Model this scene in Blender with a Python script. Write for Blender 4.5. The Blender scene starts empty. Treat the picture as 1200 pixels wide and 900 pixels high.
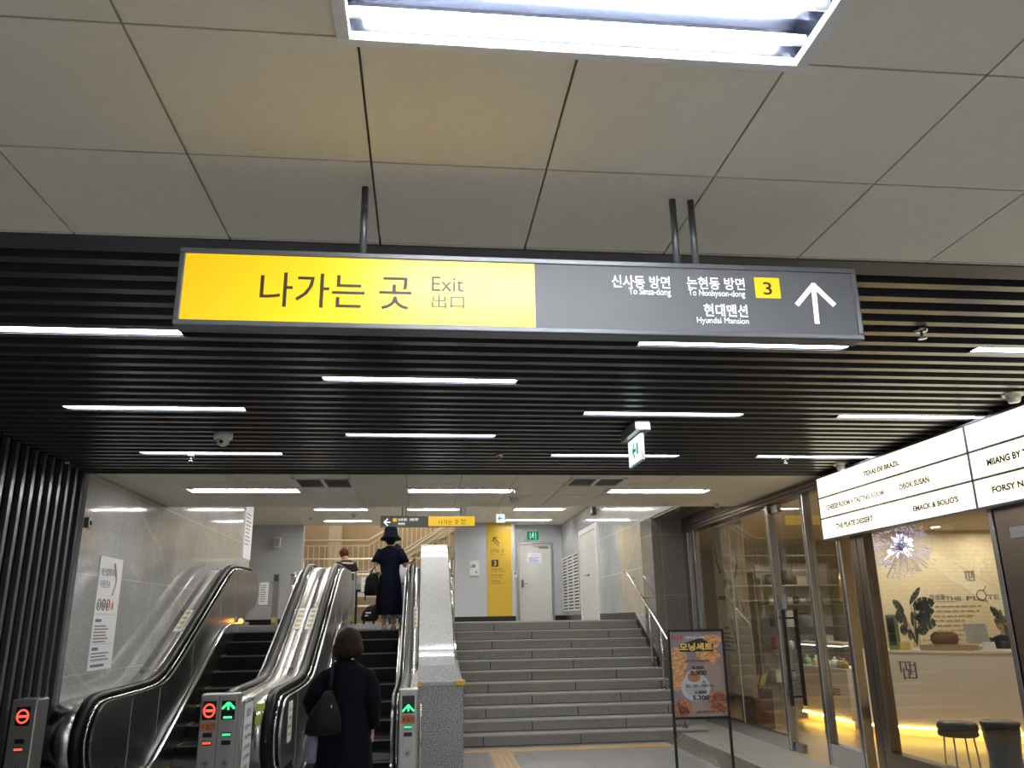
import bpy, bmesh, math, random
from mathutils import Vector, Matrix, noise
random.seed(7)
S = bpy.context.scene
COL = S.collection
# ------------------------------------------------------------------ camera, world, exposure
F, YAW, PIT, ROL, EYE = 944.31, .111336731, .284831874, -.0160789962, 1.65
def cam_axes():
    cy, sy, cp, sp = math.cos(YAW), math.sin(YAW), math.cos(PIT), math.sin(PIT)
    fw = Vector((sy*cp, cy*cp, sp)); r0 = Vector((cy, -sy, 0)); u0 = r0.cross(fw)
    c, s = math.cos(ROL), math.sin(ROL)
    return c*r0 + s*u0, -s*r0 + c*u0, fw
RX, UX, FX = cam_axes()
cd = bpy.data.cameras.new('camera'); cam = bpy.data.objects.new('camera', cd); COL.objects.link(cam)
cam.matrix_world = Matrix.Translation((0, 0, EYE)) @ Matrix((RX, UX, -FX)).transposed().to_4x4()
cd.sensor_width = 36; cd.lens = F/1200*36; cd.clip_start = .05; cd.clip_end = 200
S.camera = cam
w = bpy.data.worlds.new('world'); S.world = w; w.use_nodes = True
w.node_tree.nodes['Background'].inputs[0].default_value = (.5, .55, .6, 1)
w.node_tree.nodes['Background'].inputs[1].default_value = .05
S.view_settings.view_transform = 'Standard'; S.view_settings.look = 'None'
S.view_settings.gamma = 1; S.view_settings.use_curve_mapping = False
S.view_settings.exposure = 0.55
TUBE_NEAR, TUBE_SLAT, TUBE_MID, TUBE_FAR, MENU, SHOPLIGHT = 115, 18, 48, 58, 1.35, 42

def ray(px, py): return RX*((px-600)/F) - UX*((py-450)/F) + FX
def atX(px, py, X): d = ray(px, py); return d*(X/d.x) + Vector((0, 0, EYE))
def atY(px, py, Y): d = ray(px, py); return d*(Y/d.y) + Vector((0, 0, EYE))
def atZ(px, py, Z): d = ray(px, py); return d*((Z-EYE)/d.z) + Vector((0, 0, EYE))

# ------------------------------------------------------------------ materials
def newmat(name):
    m = bpy.data.materials.new(name); m.use_nodes = True
    return m, m.node_tree, m.node_tree.nodes['Principled BSDF']
def N(t, kind, **kw):
    n = t.nodes.new('ShaderNode'+kind)
    for k, v in kw.items(): setattr(n, k, v)
    return n
def mth(t, op, a, b=None, c=None):
    n = N(t, 'Math', operation=op)
    for i, v in enumerate((a, b, c)):
        if v is None: continue
        if isinstance(v, (int, float)): n.inputs[i].default_value = v
        else: t.links.new(v, n.inputs[i])
    return n.outputs[0]
def mixc(t, f, a, b):
    n = N(t, 'Mix', data_type='RGBA')
    for i, v in ((0, f), (6, a), (7, b)):
        if isinstance(v, (int, float)): n.inputs[i].default_value = v
        elif isinstance(v, tuple): n.inputs[i].default_value = (*v, 1)
        else: t.links.new(v, n.inputs[i])
    return n.outputs[2]
def mat(name, col, rough=.5, metal=0, emit=None, es=0, spec=None, noise_s=0, noise_a=.1, coat=0, bump=0, stretch=None):
    m, t, b = newmat(name)
    b.inputs['Base Color'].default_value = (*col, 1); b.inputs['Roughness'].default_value = rough
    b.inputs['Metallic'].default_value = metal
    if spec is not None: b.inputs['Specular IOR Level'].default_value = spec
    if coat: b.inputs['Coat Weight'].default_value = coat; b.inputs['Coat Roughness'].default_value = .04
    if emit: b.inputs['Emission Color'].default_value = (*emit, 1); b.inputs['Emission Strength'].default_value = es
    if noise_s:
        tc = N(t, 'TexCoord'); nz = N(t, 'TexNoise'); nz.inputs['Scale'].default_value = noise_s; nz.inputs['Detail'].default_value = 4
        if stretch:
            mp = N(t, 'Mapping'); mp.inputs['Scale'].default_value = stretch
            t.links.new(tc.outputs['Object'], mp.inputs[0]); t.links.new(mp.outputs[0], nz.inputs['Vector'])
        else: t.links.new(tc.outputs['Object'], nz.inputs['Vector'])
        f = mth(t, 'SMOOTHSTEP' if False else 'MULTIPLY_ADD', nz.outputs[0], 2.0, -.5)
        cl = N(t, 'Clamp'); t.links.new(f, cl.inputs[0])
        lo = tuple(c*(1-noise_a) for c in col); hi = tuple(min(1, c*(1+noise_a)) for c in col)
        t.links.new(mixc(t, cl.outputs[0], lo, hi), b.inputs['Base Color'])
        if bump:
            bp = N(t, 'Bump'); bp.inputs['Strength'].default_value = bump; bp.inputs['Distance'].default_value = .01
            t.links.new(nz.outputs[0], bp.inputs['Height']); t.links.new(bp.outputs[0], b.inputs['Normal'])
    return m
def stone(name, lo, hi, axes='YZ', pitch=(1.2, .6), off=(0, 0), lw=.004, line=(.2, .2, .2), sc=60, rough=.1, vein=None, stagger=0, coat=0, sc2=1.5, amp2=.25, con=2.4):
    """polished or honed stone slabs: grain + cloudy tone + optional veins, joints as thin lines."""
    m, t, b = newmat(name); b.inputs['Roughness'].default_value = rough
    if coat: b.inputs['Coat Weight'].default_value = coat; b.inputs['Coat Roughness'].default_value = .02
    tc = N(t, 'TexCoord'); sp = N(t, 'SeparateXYZ'); t.links.new(tc.outputs['Object'], sp.inputs[0])
    n1 = N(t, 'TexNoise'); n1.inputs['Scale'].default_value = sc; n1.inputs['Detail'].default_value = 3
    n2 = N(t, 'TexNoise'); n2.inputs['Scale'].default_value = sc2; n2.inputs['Detail'].default_value = 6
    for n in (n1, n2): t.links.new(tc.outputs['Object'], n.inputs['Vector'])
    f = mth(t, 'ADD', mth(t, 'MULTIPLY_ADD', n1.outputs[0], con, .5-con/2), mth(t, 'MULTIPLY_ADD', n2.outputs[0], amp2*4, -amp2*2))
    cl = N(t, 'Clamp'); t.links.new(f, cl.inputs[0])
    c = mixc(t, cl.outputs[0], lo, hi)
    if vein:
        wv = N(t, 'TexWave', wave_type='BANDS', bands_direction='DIAGONAL'); wv.inputs['Scale'].default_value = .22
        wv.inputs['Distortion'].default_value = 7; wv.inputs['Detail'].default_value = 3; wv.inputs['Detail Scale'].default_value = .7
        t.links.new(tc.outputs['Object'], wv.inputs['Vector'])
        vf = mth(t, 'MULTIPLY', mth(t, 'GREATER_THAN', wv.outputs['Fac'], .9985), .3)
        c = mixc(t, vf, c, vein)
    if pitch:
        o = {'X': sp.outputs[0], 'Y': sp.outputs[1], 'Z': sp.outputs[2]}
        v = mth(t, 'DIVIDE', mth(t, 'SUBTRACT', o[axes[1]], off[1]), pitch[1])
        row = mth(t, 'FLOOR', v)
        u = mth(t, 'ADD', mth(t, 'DIVIDE', mth(t, 'SUBTRACT', o[axes[0]], off[0]), pitch[0]), mth(t, 'MULTIPLY', row, stagger))
        ml = mth(t, 'MAXIMUM', mth(t, 'LESS_THAN', mth(t, 'FRACT', u), lw/pitch[0]), mth(t, 'LESS_THAN', mth(t, 'FRACT', v), lw/pitch[1]))
        c = mixc(t, ml, c, line)
        rr = mth(t, 'MULTIPLY_ADD', ml, .4, rough); t.links.new(rr, b.inputs['Roughness'])
    t.links.new(c, b.inputs['Base Color'])
    return m
def emit(name, col, s):
    m, t, b = newmat(name); t.nodes.remove(b)
    e = N(t, 'Emission'); e.inputs[0].default_value = (*col, 1); e.inputs[1].default_value = s
    t.links.new(e.outputs[0], t.nodes['Material Output'].inputs[0]); return m
def glassmat(name, tint=(1, 1, 1), r=.0, extra=0.0):
    m, t, b = newmat(name); t.nodes.remove(b)
    tr = N(t, 'BsdfTransparent'); tr.inputs[0].default_value = (*tint, 1)
    gl = N(t, 'BsdfGlossy'); gl.inputs['Roughness'].default_value = r
    ge = N(t, 'NewGeometry'); dt = N(t, 'VectorMath', operation='DOT_PRODUCT')
    t.links.new(ge.outputs['Normal'], dt.inputs[0]); t.links.new(ge.outputs['Incoming'], dt.inputs[1])
    fz = mth(t, 'POWER', mth(t, 'SUBTRACT', 1.0, mth(t, 'ABSOLUTE', dt.outputs['Value'])), 5.0)
    f = mth(t, 'ADD', mth(t, 'MULTIPLY', fz, .9), .04+extra); cl = N(t, 'Clamp'); t.links.new(f, cl.inputs[0])
    mx = N(t, 'MixShader'); t.links.new(cl.outputs[0], mx.inputs[0]); t.links.new(tr.outputs[0], mx.inputs[1]); t.links.new(gl.outputs[0], mx.inputs[2])
    t.links.new(mx.outputs[0], t.nodes['Material Output'].inputs[0]); return m

M = {}
M['ceil'] = mat('ceiling_panel', (.78, .72, .60), .55, noise_s=25, noise_a=.03)
M['gap'] = mat('joint_grey', (.30, .28, .25), .8)
M['slat'] = mat('charcoal_slat', (.055, .055, .060), .28, spec=1.0)
M['fascia'] = mat('grey_fascia', (.055, .057, .062), .45)
M['void'] = mat('black_void', (.004, .0045, .008), .9, spec=.1)
M['white'] = mat('white_enamel', (.75, .75, .74), .35)
M['white_matte'] = mat('white_paint', (.72, .71, .68), .6)
M['offwhite'] = mat('offwhite_door', (.62, .62, .59), .4)
M['alu'] = mat('mirror_aluminium', (.15, .165, .21), .2, 1)
M['steel'] = mat('brushed_steel', (.50, .50, .50), .2, 1, noise_s=8, noise_a=.12, stretch=(1, 1, 40))
M['steel_bright'] = mat('polished_steel', (.72, .72, .72), .1, 1)
M['steel_deck'] = mat('deck_steel', (.66, .66, .64), .25, 1, noise_s=6, noise_a=.1, stretch=(1, 30, 1))
M['steel_dark'] = mat('dark_steel_panel', (.36, .36, .365), .3, 1, noise_s=5, noise_a=.15)
M['steel_grey'] = mat('grey_steel_post', (.40, .39, .37), .32, .85, noise_s=8, noise_a=.08, stretch=(30, 30, 1))
M['bronze'] = mat('bronze_steel', (.25, .20, .16), .26, 1, noise_s=4, noise_a=.15, stretch=(30, 30, .5))
M['rubber'] = mat('black_rubber', (.006, .006, .007), .38, spec=.25)
M['black'] = mat('black_plastic', (.012, .012, .013), .4)
M['black_frame'] = mat('black_metal', (.012, .012, .013), .35)
M['step'] = mat('step_dark', (.008, .008, .009), .5, spec=.15)
M['step_edge'] = mat('step_edge', (.16, .16, .15), .4, .6)
M['yellowline'] = mat('yellow_line', (.45, .33, .05), .5)
M['marble'] = stone('grey_marble', (.30, .30, .30), (.58, .585, .585), 'YZ', (1.27, .95), (.5, .25), .006, (.55, .55, .53), 90, .07, vein=(.62, .61, .58), coat=.3)
M['marble_r'] = stone('pale_marble', (.34, .35, .37), (.52, .53, .55), 'YZ', (1.3, .8), (.1, .1), .006, (.62, .62, .6), 90, .08, vein=(.66, .66, .64), coat=.25)
M['granite_b'] = stone('blue_grey_granite', (.33, .35, .385), (.66, .68, .73), 'XZ', (1.8, .75), (.85, 1.62), .005, (.3, .3, .32), 70, .12, coat=.4, amp2=.05)
M['granite'] = stone('speckled_granite', (.10, .10, .105), (.46, .46, .46), 'XZ', None, sc=78, rough=.25, coat=.2, amp2=.05, con=3.2)
M['granite_cap'] = stone('polished_granite', (.23, .24, .26), (.52, .53, .55), 'XY', None, sc=78, rough=.45, coat=.35, amp2=.08, con=3.2)
M['granite_dk'] = stone('dark_granite', (.09, .082, .075), (.24, .22, .20), 'XZ', (2, 1.0), (0, 1.0), .006, (.3, .28, .25), 90, .12, coat=.4, amp2=.1)
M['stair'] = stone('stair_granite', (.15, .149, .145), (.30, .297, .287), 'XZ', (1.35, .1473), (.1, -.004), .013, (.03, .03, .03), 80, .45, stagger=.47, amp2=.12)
M['floor'] = stone('floor_tile', (.24, .245, .25), (.36, .36, .36), 'XY', (.6, .6), (.2, .27), .004, (.16, .16, .16), 35, .28, amp2=.15)
M['apron'] = stone('apron_stone', (.27, .265, .25), (.38, .37, .35), 'XY', (.75, 1.2), (0, .4), .004, (.15, .15, .15), 50, .4, amp2=.15)
M['tan'] = stone('tan_granite', (.27, .185, .10), (.68, .53, .34), 'XZ', (3, 2.4), (.3, .6), .008, (.12, .08, .05), 38, .3, amp2=.08)
M['plinth'] = mat('black_baseboard', (.012, .012, .014), .25)
M['brass_yellow'] = mat('yellow_panel', (.62, .41, .03), .35)
M['sign_yellow'] = mat('backlit_yellow', (.74, .48, .008), .35, emit=(.90, .56, .008), es=.36)
M['sign_grey'] = mat('sign_grey', (.10, .103, .108), .55, spec=.3, emit=(.1, .1, .1), es=.12)
M['sign_frame'] = mat('sign_frame', (.12, .125, .135), .35, .3)
M['ink'] = mat('dark_ink', (.035, .022, .01), .5)
M['ink_white'] = mat('lit_white_letters', (.8, .8, .8), .4, emit=(.95, .97, 1), es=.65)
M['orange'] = mat('orange_label', (.50, .17, .06), .5)
M['bump_yellow'] = mat('yellow_bumper', (.66, .40, .03), .4)
M['tactile'] = mat('tactile_tan', (.52, .36, .19), .55)
M['paper'] = mat('paper_white', (.84, .84, .87), .6)
M['ink_grey'] = mat('grey_ink', (.16, .16, .17), .6)
M['ink_red'] = mat('red_ink', (.55, .03, .03), .5)
M['ink_blue'] = mat('blue_ink', (.05, .12, .5), .5)
M['led_red'] = emit('red_led', (1, .06, .03), 2.2)
M['led_green'] = emit('green_led', (.04, 1, .25), 1.5)
M['led_dark'] = mat('display_black', (.012, .014, .013), .2)
M['exit_white'] = emit('exit_sign_white', (.75, 1, .9), .9)
M['exit_green'] = emit('exit_sign_green', (.0, .32, .13), .55)
M['tube_near'] = emit('fluorescent_near', (.93, .96, 1), TUBE_NEAR)
M['tube_slat'] = emit('strip_light', (.9, .93, 1), TUBE_SLAT)
M['tube_mid'] = emit('fluorescent_mid', (1, .98, .93), TUBE_MID)
M['tube_far'] = emit('fluorescent_far', (1, .97, .9), TUBE_FAR)
M['menu_panel'] = emit('menu_lightbox', (1, .91, .64), MENU)
M['led_warm'] = emit('warm_led_strip', (1, .60, .10), 26)
M['shop_lamp'] = emit('shop_downlight', (1, .86, .62), SHOPLIGHT*7)
M['pendant_led'] = emit('pendant_led', (.50, .52, 1), 45)
M['orange_lamp'] = emit('orange_lamp', (1, .35, .03), 8)
M['glass'] = glassmat('clear_glass', (.90, .92, .91), 0, .06)
M['glass_barrier'] = glassmat('clear_glass_plain', (.96, .97, .97))
M['shopfloor'] = stone('wood_floor', (.36, .24, .12), (.55, .40, .23), 'XY', (.9, .14), (0, 0), .006, (.18, .11, .05), 20, .35, stagger=.37, amp2=.2)
M['shopwall'] = stone('beige_brick', (.60, .53, .40), (.66, .59, .46), 'XZ', (.24, .075), (0, 0), .006, (.50, .43, .31), 20, .6, stagger=.5, amp2=.1)
M['shopbeige'] = mat('beige_paint', (.58, .51, .38), .6)
M['counter'] = mat('counter_white', (.76, .73, .67), .35)
M['wood'] = mat('dark_wood', (.11, .045, .022), .5, noise_s=3, noise_a=.3, stretch=(1, 1, 14))
M['lightwood'] = mat('light_wood', (.45, .30, .16), .5, noise_s=4, noise_a=.2, stretch=(20, 2, 2))
M['banner'] = mat('tan_banner', (.40, .30, .18), .7, noise_s=1.5, noise_a=.15)
M['leaf'] = mat('leaf_green', (.012, .038, .016), .4, noise_s=12, noise_a=.3)
M['gold'] = mat('gold_metal', (.60, .42, .14), .3, 1)
M['chrome_pend'] = mat('pendant_chrome', (.8, .8, .9), .12, 1)
M['skin'] = mat('skin', (.58, .35, .25), .5)
M['skin_dim'] = mat('skin_tan', (.46, .27, .19), .5)
M['hair'] = mat('brown_hair', (.022, .011, .007), .6, spec=.15, noise_s=60, noise_a=.5, stretch=(4, 4, .3), bump=.3)
M['hair_red'] = mat('auburn_hair', (.10, .028, .013), .7, spec=.1, noise_s=60, noise_a=.4, stretch=(4, 4, .3))
M['hair_black'] = mat('black_hair', (.010, .008, .008), .6, spec=.15)
M['coat'] = mat('black_coat', (.0045, .005, .008), .8, spec=.1, noise_s=14, noise_a=.3, bump=.2)
M['navy'] = mat('navy_cloth', (.006, .008, .019), .8, spec=.1, noise_s=14, noise_a=.2, bump=.2)
M['bag'] = mat('black_nylon', (.006, .006, .007), .55, spec=.2, noise_s=12, noise_a=.3, bump=.3)
M['greybag'] = mat('grey_cloth_bag', (.20, .22, .27), .7, noise_s=9, noise_a=.3, bump=.4)
M['tee'] = mat('black_tee', (.007, .007, .008), .8, spec=.15)
M['wtee'] = mat('white_tee', (.62, .63, .64), .7)
M['jeans'] = mat('blue_jeans', (.10, .17, .28), .75, noise_s=30, noise_a=.2)
M['shoe'] = mat('shoe', (.30, .20, .13), .5)
M['shoe_dark'] = mat('shoe_dark', (.02, .02, .02), .5)
M['capcloth'] = mat('brown_cap', (.11, .085, .06), .7)
M['pastry'] = mat('pastry_print', (.66, .33, .14), .5, noise_s=22, noise_a=.55, stretch=(1, 1, 2.2))
M['pastry2'] = mat('roll_print', (.44, .17, .08), .5, noise_s=30, noise_a=.6)
M['poster_bg'] = mat('poster_background', (.29, .235, .25), .45, noise_s=4, noise_a=.2)
M['poster_board'] = mat('poster_board', (.36, .27, .23), .5)
M['plate_print'] = mat('plate_print', (.55, .54, .58), .5)
M['coffee'] = mat('coffee_print', (.40, .20, .10), .5)
M['poster_yellow'] = mat('poster_yellow', (.80, .58, .16), .5)
M['sticker_y'] = mat('sticker_yellow', (.55, .45, .12), .5)
M['lime'] = mat('lime_sticker', (.50, .65, .08), .5)
M['vent'] = mat('vent_grille', (.34, .33, .31), .5)
M['grille_dark'] = mat('grille_dark', (.05, .05, .05), .6)
M['screen'] = mat('blue_grey_screen', (.50, .50, .47), .4)
M['caseglow'] = emit('case_light', (.9, .97, 1), 3)
M['cake'] = mat('cake_brown', (.30, .14, .06), .4, noise_s=30, noise_a=.5)
M['food1'] = mat('cake_yellow', (.60, .42, .10), .5); M['food2'] = mat('cake_pink', (.55, .25, .2), .5); M['food3'] = mat('cake_green', (.2, .3, .1), .5)
M['food4'] = mat('cake_cream', (.7, .62, .45), .5)
M['chinablue'] = mat('blue_box', (.18, .24, .30), .5); M['redbox'] = mat('red_box', (.4, .08, .09), .5); M['greybox'] = mat('grey_box', (.28, .29, .29), .5)
M['cream_rail'] = mat('cream_rail', (.86, .80, .64), .35)
M['cream'] = mat('cream_stone', (.62, .53, .38), .4, noise_s=3, noise_a=.1)

# ------------------------------------------------------------------ mesh builder
class MB:
    def __init__(s): s.bm = bmesh.new(); s.mi = 0; s.sm = False
    def _t(s, faces):
        for f in faces: f.material_index = s.mi; f.smooth = s.sm
    def mat(s, i): s.mi = i; return s
    def smooth(s, v=True): s.sm = v; return s
    def face(s, pts):
        f = s.bm.faces.new([s.bm.verts.new(p) for p in pts]); s._t([f]); return s
    def box(s, x0, x1, y0, y1, z0, z1):
        v = [s.bm.verts.new((x, y, z)) for x in (x0, x1) for y in (y0, y1) for z in (z0, z1)]
        s._t([s.bm.faces.new([v[i] for i in q]) for q in ((0, 1, 3, 2), (4, 6, 7, 5), (0, 4, 5, 1), (2, 3, 7, 6), (0, 2, 6, 4), (1, 5, 7, 3))]); return s
    def obox(s, c, u, v, w, a, b, d):
        """box centred at c along the unit axes u,v,w with half sizes a,b,d"""
        c, u, v, w = Vector(c), Vector(u), Vector(v), Vector(w)
        vv = [s.bm.verts.new(c+u*(i*a)+v*(j*b)+w*(k*d)) for i in (-1, 1) for j in (-1, 1) for k in (-1, 1)]
        s._t([s.bm.faces.new([vv[i] for i in q]) for q in ((0, 1, 3, 2), (4, 6, 7, 5), (0, 4, 5, 1), (2, 3, 7, 6), (0, 2, 6, 4), (1, 5, 7, 3))]); return s
    def prism(s, poly, ax, a0, a1):
        """poly (2d list) extruded along axis ax: 'X' (poly=y,z), 'Y' (poly=x,z), 'Z' (poly=x,y)"""
        f = {'X': lambda p, a: (a, p[0], p[1]), 'Y': lambda p, a: (p[0], a, p[1]), 'Z': lambda p, a: (p[0], p[1], a)}[ax]
        A = [s.bm.verts.new(f(p, a0)) for p in poly]; B = [s.bm.verts.new(f(p, a1)) for p in poly]; n = len(poly)
        fs = [s.bm.faces.new(A), s.bm.faces.new(B[::-1])]
        fs += [s.bm.faces.new((A[i], B[i], B[(i+1) % n], A[(i+1) % n])) for i in range(n)]
        s._t(fs[:2])
        for q in fs[2:]: q.material_index = s.mi; q.smooth = s.sm
        for q in fs[:2]: q.smooth = False
        return s
    def rings(s, rs, cap=True, closed=False):
        """skin a list of vertex-loops (same count)"""
        V = [[s.bm.verts.new(p) for p in r] for r in rs]; n = len(V[0]); fs = []
        for i in range(len(V)-(0 if closed else 1)):
            a, b = V[i], V[(i+1) % len(V)]
            fs += [s.bm.faces.new((a[j], a[(j+1) % n], b[(j+1) % n], b[j])) for j in range(n)]
        if cap and not closed: fs += [s.bm.faces.new(V[0][::-1]), s.bm.faces.new(V[-1])]
        s._t(fs); return s
    def tube(s, pts, r, n=10, cap=True, closed=False, flat=None):
        """tube along pts; r number or list; flat=(sx,sy) squash of the section"""
        P = [Vector(p) for p in pts]; rs = []; up = None
        for i, p in enumerate(P):
            a = P[i-1] if (i or closed) else p; b = P[(i+1) % len(P)] if (i < len(P)-1 or closed) else p
            d = (b-a).normalized()
            if up is None: up = Vector((0, 0, 1)) if abs(d.z) < .9 else Vector((0, 1, 0))
            sd = d.cross(up); sd = sd.normalized() if sd.length > 1e-6 else Vector((1, 0, 0)); up2 = sd.cross(d).normalized(); up = up2
            rr = r[i] if isinstance(r, (list, tuple)) else r
            fx, fy = flat or (1, 1)
            rs.append([p+sd*(math.cos(2*math.pi*k/n)*rr*fx)+up2*(math.sin(2*math.pi*k/n)*rr*fy) for k in range(n)])
        return s.rings(rs, cap, closed)
    def cyl(s, p0, p1, r, n=16, r1=None): return s.tube([p0, p1], [r, r if r1 is None else r1], n)
    def ell(s, c, r, n=16, m=10, fn=None):
        c = Vector(c); rs = []
        for i in range(m+1):
            th = math.pi*(i/m); th = min(max(th, .06), math.pi-.06)
            ring = []
            for k in range(n):
                a = 2*math.pi*k/n
                d = Vector((math.sin(th)*math.cos(a), math.sin(th)*math.sin(a), -math.cos(th)))
                p = Vector((d.x*r[0], d.y*r[1], d.z*r[2]))
                if fn: p = fn(p, d)
                ring.append(c+p)
            rs.append(ring)
        return s.rings(rs)
    def lathe(s, c, prof, n=20):
        return s.rings([[Vector((c[0]+r*math.cos(2*math.pi*k/n), c[1]+r*math.sin(2*math.pi*k/n), c[2]+z)) for k in range(n)] for r, z in prof])
    def loft(s, secs, n=20):
        """secs: (cx,cy,z,rx,ry[,rot]) horizontal ellipses"""
        rs = []
        for q in secs:
            cx, cy, z, rx, ry = q[:5]; ro = q[5] if len(q) > 5 else 0
            ring = []
            for k in range(n):
                a = 2*math.pi*k/n; x, y = rx*math.cos(a), ry*math.sin(a)
                ring.append(Vector((cx+x*math.cos(ro)-y*math.sin(ro), cy+x*math.sin(ro)+y*math.cos(ro), z)))
            rs.append(ring)
        return s.rings(rs)
    def build(s, name, mats, parent=None, bevel=0, sub=0, remesh=0, norm=True, seg=2):
        if norm: bmesh.ops.recalc_face_normals(s.bm, faces=s.bm.faces)
        me = bpy.data.meshes.new(name)
        if parent is not None:
            q = parent; off = Vector((0, 0, 0))
            while q is not None: off += Vector(q.location); q = q.parent
            bmesh.ops.translate(s.bm, verts=s.bm.verts, vec=-off)
        s.bm.to_mesh(me); s.bm.free()
        for m in (mats if isinstance(mats, (list, tuple)) else [mats]): me.materials.append(m if not isinstance(m, str) else M[m])
        o = bpy.data.objects.new(name, me); COL.objects.link(o)
        if parent is not None: o.parent = parent
        if remesh:
            md = o.modifiers.new('r', 'REMESH'); md.mode = 'VOXEL'; md.voxel_size = remesh; md.use_smooth_shade = True
            md = o.modifiers.new('s', 'SMOOTH'); md.factor = .5; md.iterations = 4
        if bevel:
            md = o.modifiers.new('b', 'BEVEL'); md.width = bevel; md.segments = seg; md.limit_method = 'ANGLE'; md.angle_limit = .7
        if sub:
            md = o.modifiers.new('u', 'SUBSURF'); md.levels = sub; md.render_levels = sub
        return o
def tag(o, label=None, cat=None, group=None, kind=None):
    if label: o['label'] = label
    if cat: o['category'] = cat
    if group: o['group'] = group
    if kind: o['kind'] = kind
    return o
def thing(name, label, cat, loc=(0, 0, 0), group=None):
    o = bpy.data.objects.new(name, None); COL.objects.link(o); o.location = loc; o.empty_display_size = .1
    return tag(o, label, cat, group)
def struct(o, label=None): return tag(o, label, None, None, 'structure')
def dup(root, loc, label, group=None):
    r = root.copy(); COL.objects.link(r); r.location = loc; r['label'] = label
    if group: r['group'] = group
    for ch in list(root.children):
        c = ch.copy(); COL.objects.link(c); c.parent = r
        for g in ch.children:
            d = g.copy(); COL.objects.link(d); d.parent = c
    return r
_tcache = {}
def text_data(body, off):
    k = (body, off)
    if k not in _tcache:
        c = bpy.data.curves.new('t', 'FONT'); c.body = body; c.size = 1; c.offset = off; c.resolution_u = 3
        o = bpy.data.objects.new('t', c); COL.objects.link(o)
        dg = bpy.context.evaluated_depsgraph_get(); me = bpy.data.meshes.new_from_object(o.evaluated_get(dg))
        vs = [v.co.copy() for v in me.vertices]; fs = [tuple(p.vertices) for p in me.polygons]
        bpy.data.objects.remove(o); bpy.data.curves.remove(c); bpy.data.meshes.remove(me)
        x0 = min(v.x for v in vs); x1 = max(v.x for v in vs); y0 = min(v.y for v in vs); y1 = max(v.y for v in vs)
        _tcache[k] = ([((v.x-x0)/(x1-x0), (v.y-y0)/(y1-y0)) for v in vs], fs, (x1-x0)/(y1-y0))
    return _tcache[k]
def text(mb, body, o, u, v, w=None, h=None, off=0.0, shear=0):
    """flat lettering whose box starts at corner o (lower left) and spans u*w, v*h, added to mb"""
    vs, fs, asp = text_data(body, off); o, u, v = Vector(o), Vector(u), Vector(v)
    if w is None: w = h*asp
    if h is None: h = w/asp
    V = [mb.bm.verts.new(o+u*(x*w)+v*(y*h)) for x, y in vs]
    for f in fs:
        try: q = mb.bm.faces.new([V[i] for i in f]); q.material_index = mb.mi
        except ValueError: pass
def textc(mb, body, c, u, v, w=None, h=None, off=0.0):
    vs, fs, asp = text_data(body, off); u, v = Vector(u), Vector(v)
    if w is None: w = h*asp
    if h is None: h = w/asp
    text(mb, body, Vector(c)-u*(w/2)-v*(h/2), u, v, w, h, off)
XR, YR, ZR = Vector((1, 0, 0)), Vector((0, 1, 0)), Vector((0, 0, 1))
def smax(a, b, k=.12): return .5*(a+b+math.sqrt((a-b)**2+k*k))
def smin(a, b, k=.12): return .5*(a+b-math.sqrt((a-b)**2+k*k))
# ================================================================== THE SETTING
L = 1.62            # upper landing
CZ, CF = 3.14, 4.2  # lower and upper ceiling heights
XL, XW, XS = -3.33, 3.85, 4.45   # marble wall, right marble wall, shopfront plane
def cut(r, holes):
    out = [r]
    for h in holes:
        nx = []
        for (x0, x1, y0, y1) in out:
            a0, a1, b0, b1 = max(x0, h[0]), min(x1, h[1]), max(y0, h[2]), min(y1, h[3])
            if a0 >= a1 or b0 >= b1: nx.append((x0, x1, y0, y1)); continue
            if x0 < a0: nx.append((x0, a0, y0, y1))
            if a1 < x1: nx.append((a1, x1, y0, y1))
            if y0 < b0: nx.append((a0, a1, y0, b0))
            if b1 < y1: nx.append((a0, a1, b1, y1))
        out = nx
    return out
def tiled_ceiling(name, xs, ys, z, holes=(), g=.004, th=.02):
    m = MB().mat(0)
    for i in range(len(xs)-1):
        for j in range(len(ys)-1):
            for q in cut((xs[i]+g, xs[i+1]-g, ys[j]+g, ys[j+1]-g), holes): m.box(*q, z, z+th)
    m.mat(1)
    for q in cut((xs[0], xs[-1], ys[0], ys[-1]), holes): m.box(*q, z+th+.012, z+th+.05)
    return struct(m.build(name, ['ceil', 'gap']))
def grid(o, p, a, b):
    k0, k1 = math.ceil((a-o)/p+.02), math.floor((b-o)/p-.02)
    return [a]+[o+p*k for k in range(k0, k1+1)]+[b]
FW, FL = .29, 1.27
near_fix = [(.40, 1.68), (.40, -.76), (2.8, .46), (2.8, -2.0), (-2.0, -1.4), (.40, -3.2)]  # last two are unseen fittings added to brighten the near ceiling
mid_fix = [(-2.05, 9.5), (.425, 9.5), (2.83, 9.5)]
far_fix = [(2.76, 19.2), (2.76, 21.35), (-1.92, 19.2), (-1.96, 21.45), (.235, 19.2)]
over_fix = [(x, y) for y in (12.75, 14.9, 17.05) for x in (-1.92, .235, 2.76)]
hole = lambda c: (c[0]-FL/2+.004, c[0]+FL/2-.004, c[1]-FW/2+.004, c[1]+FW/2-.004)
tiled_ceiling('ceiling', grid(.404, .598, -3.4, XS), grid(1.826, .608, -4.2, 3.06), CZ, [hole(c) for c in near_fix])
vents = [(-1.10, 9.05, .62, .62), (1.93, 8.93, .62, .56)]
tiled_ceiling('ceiling', grid(.404, .598, XL, XS), [8.40, 9.05, 9.95, 10.95], CZ, [hole(c) for c in mid_fix]+[(v[0]-.3, v[0]+.3, v[1]-.27, v[1]+.27) for v in vents])
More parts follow.
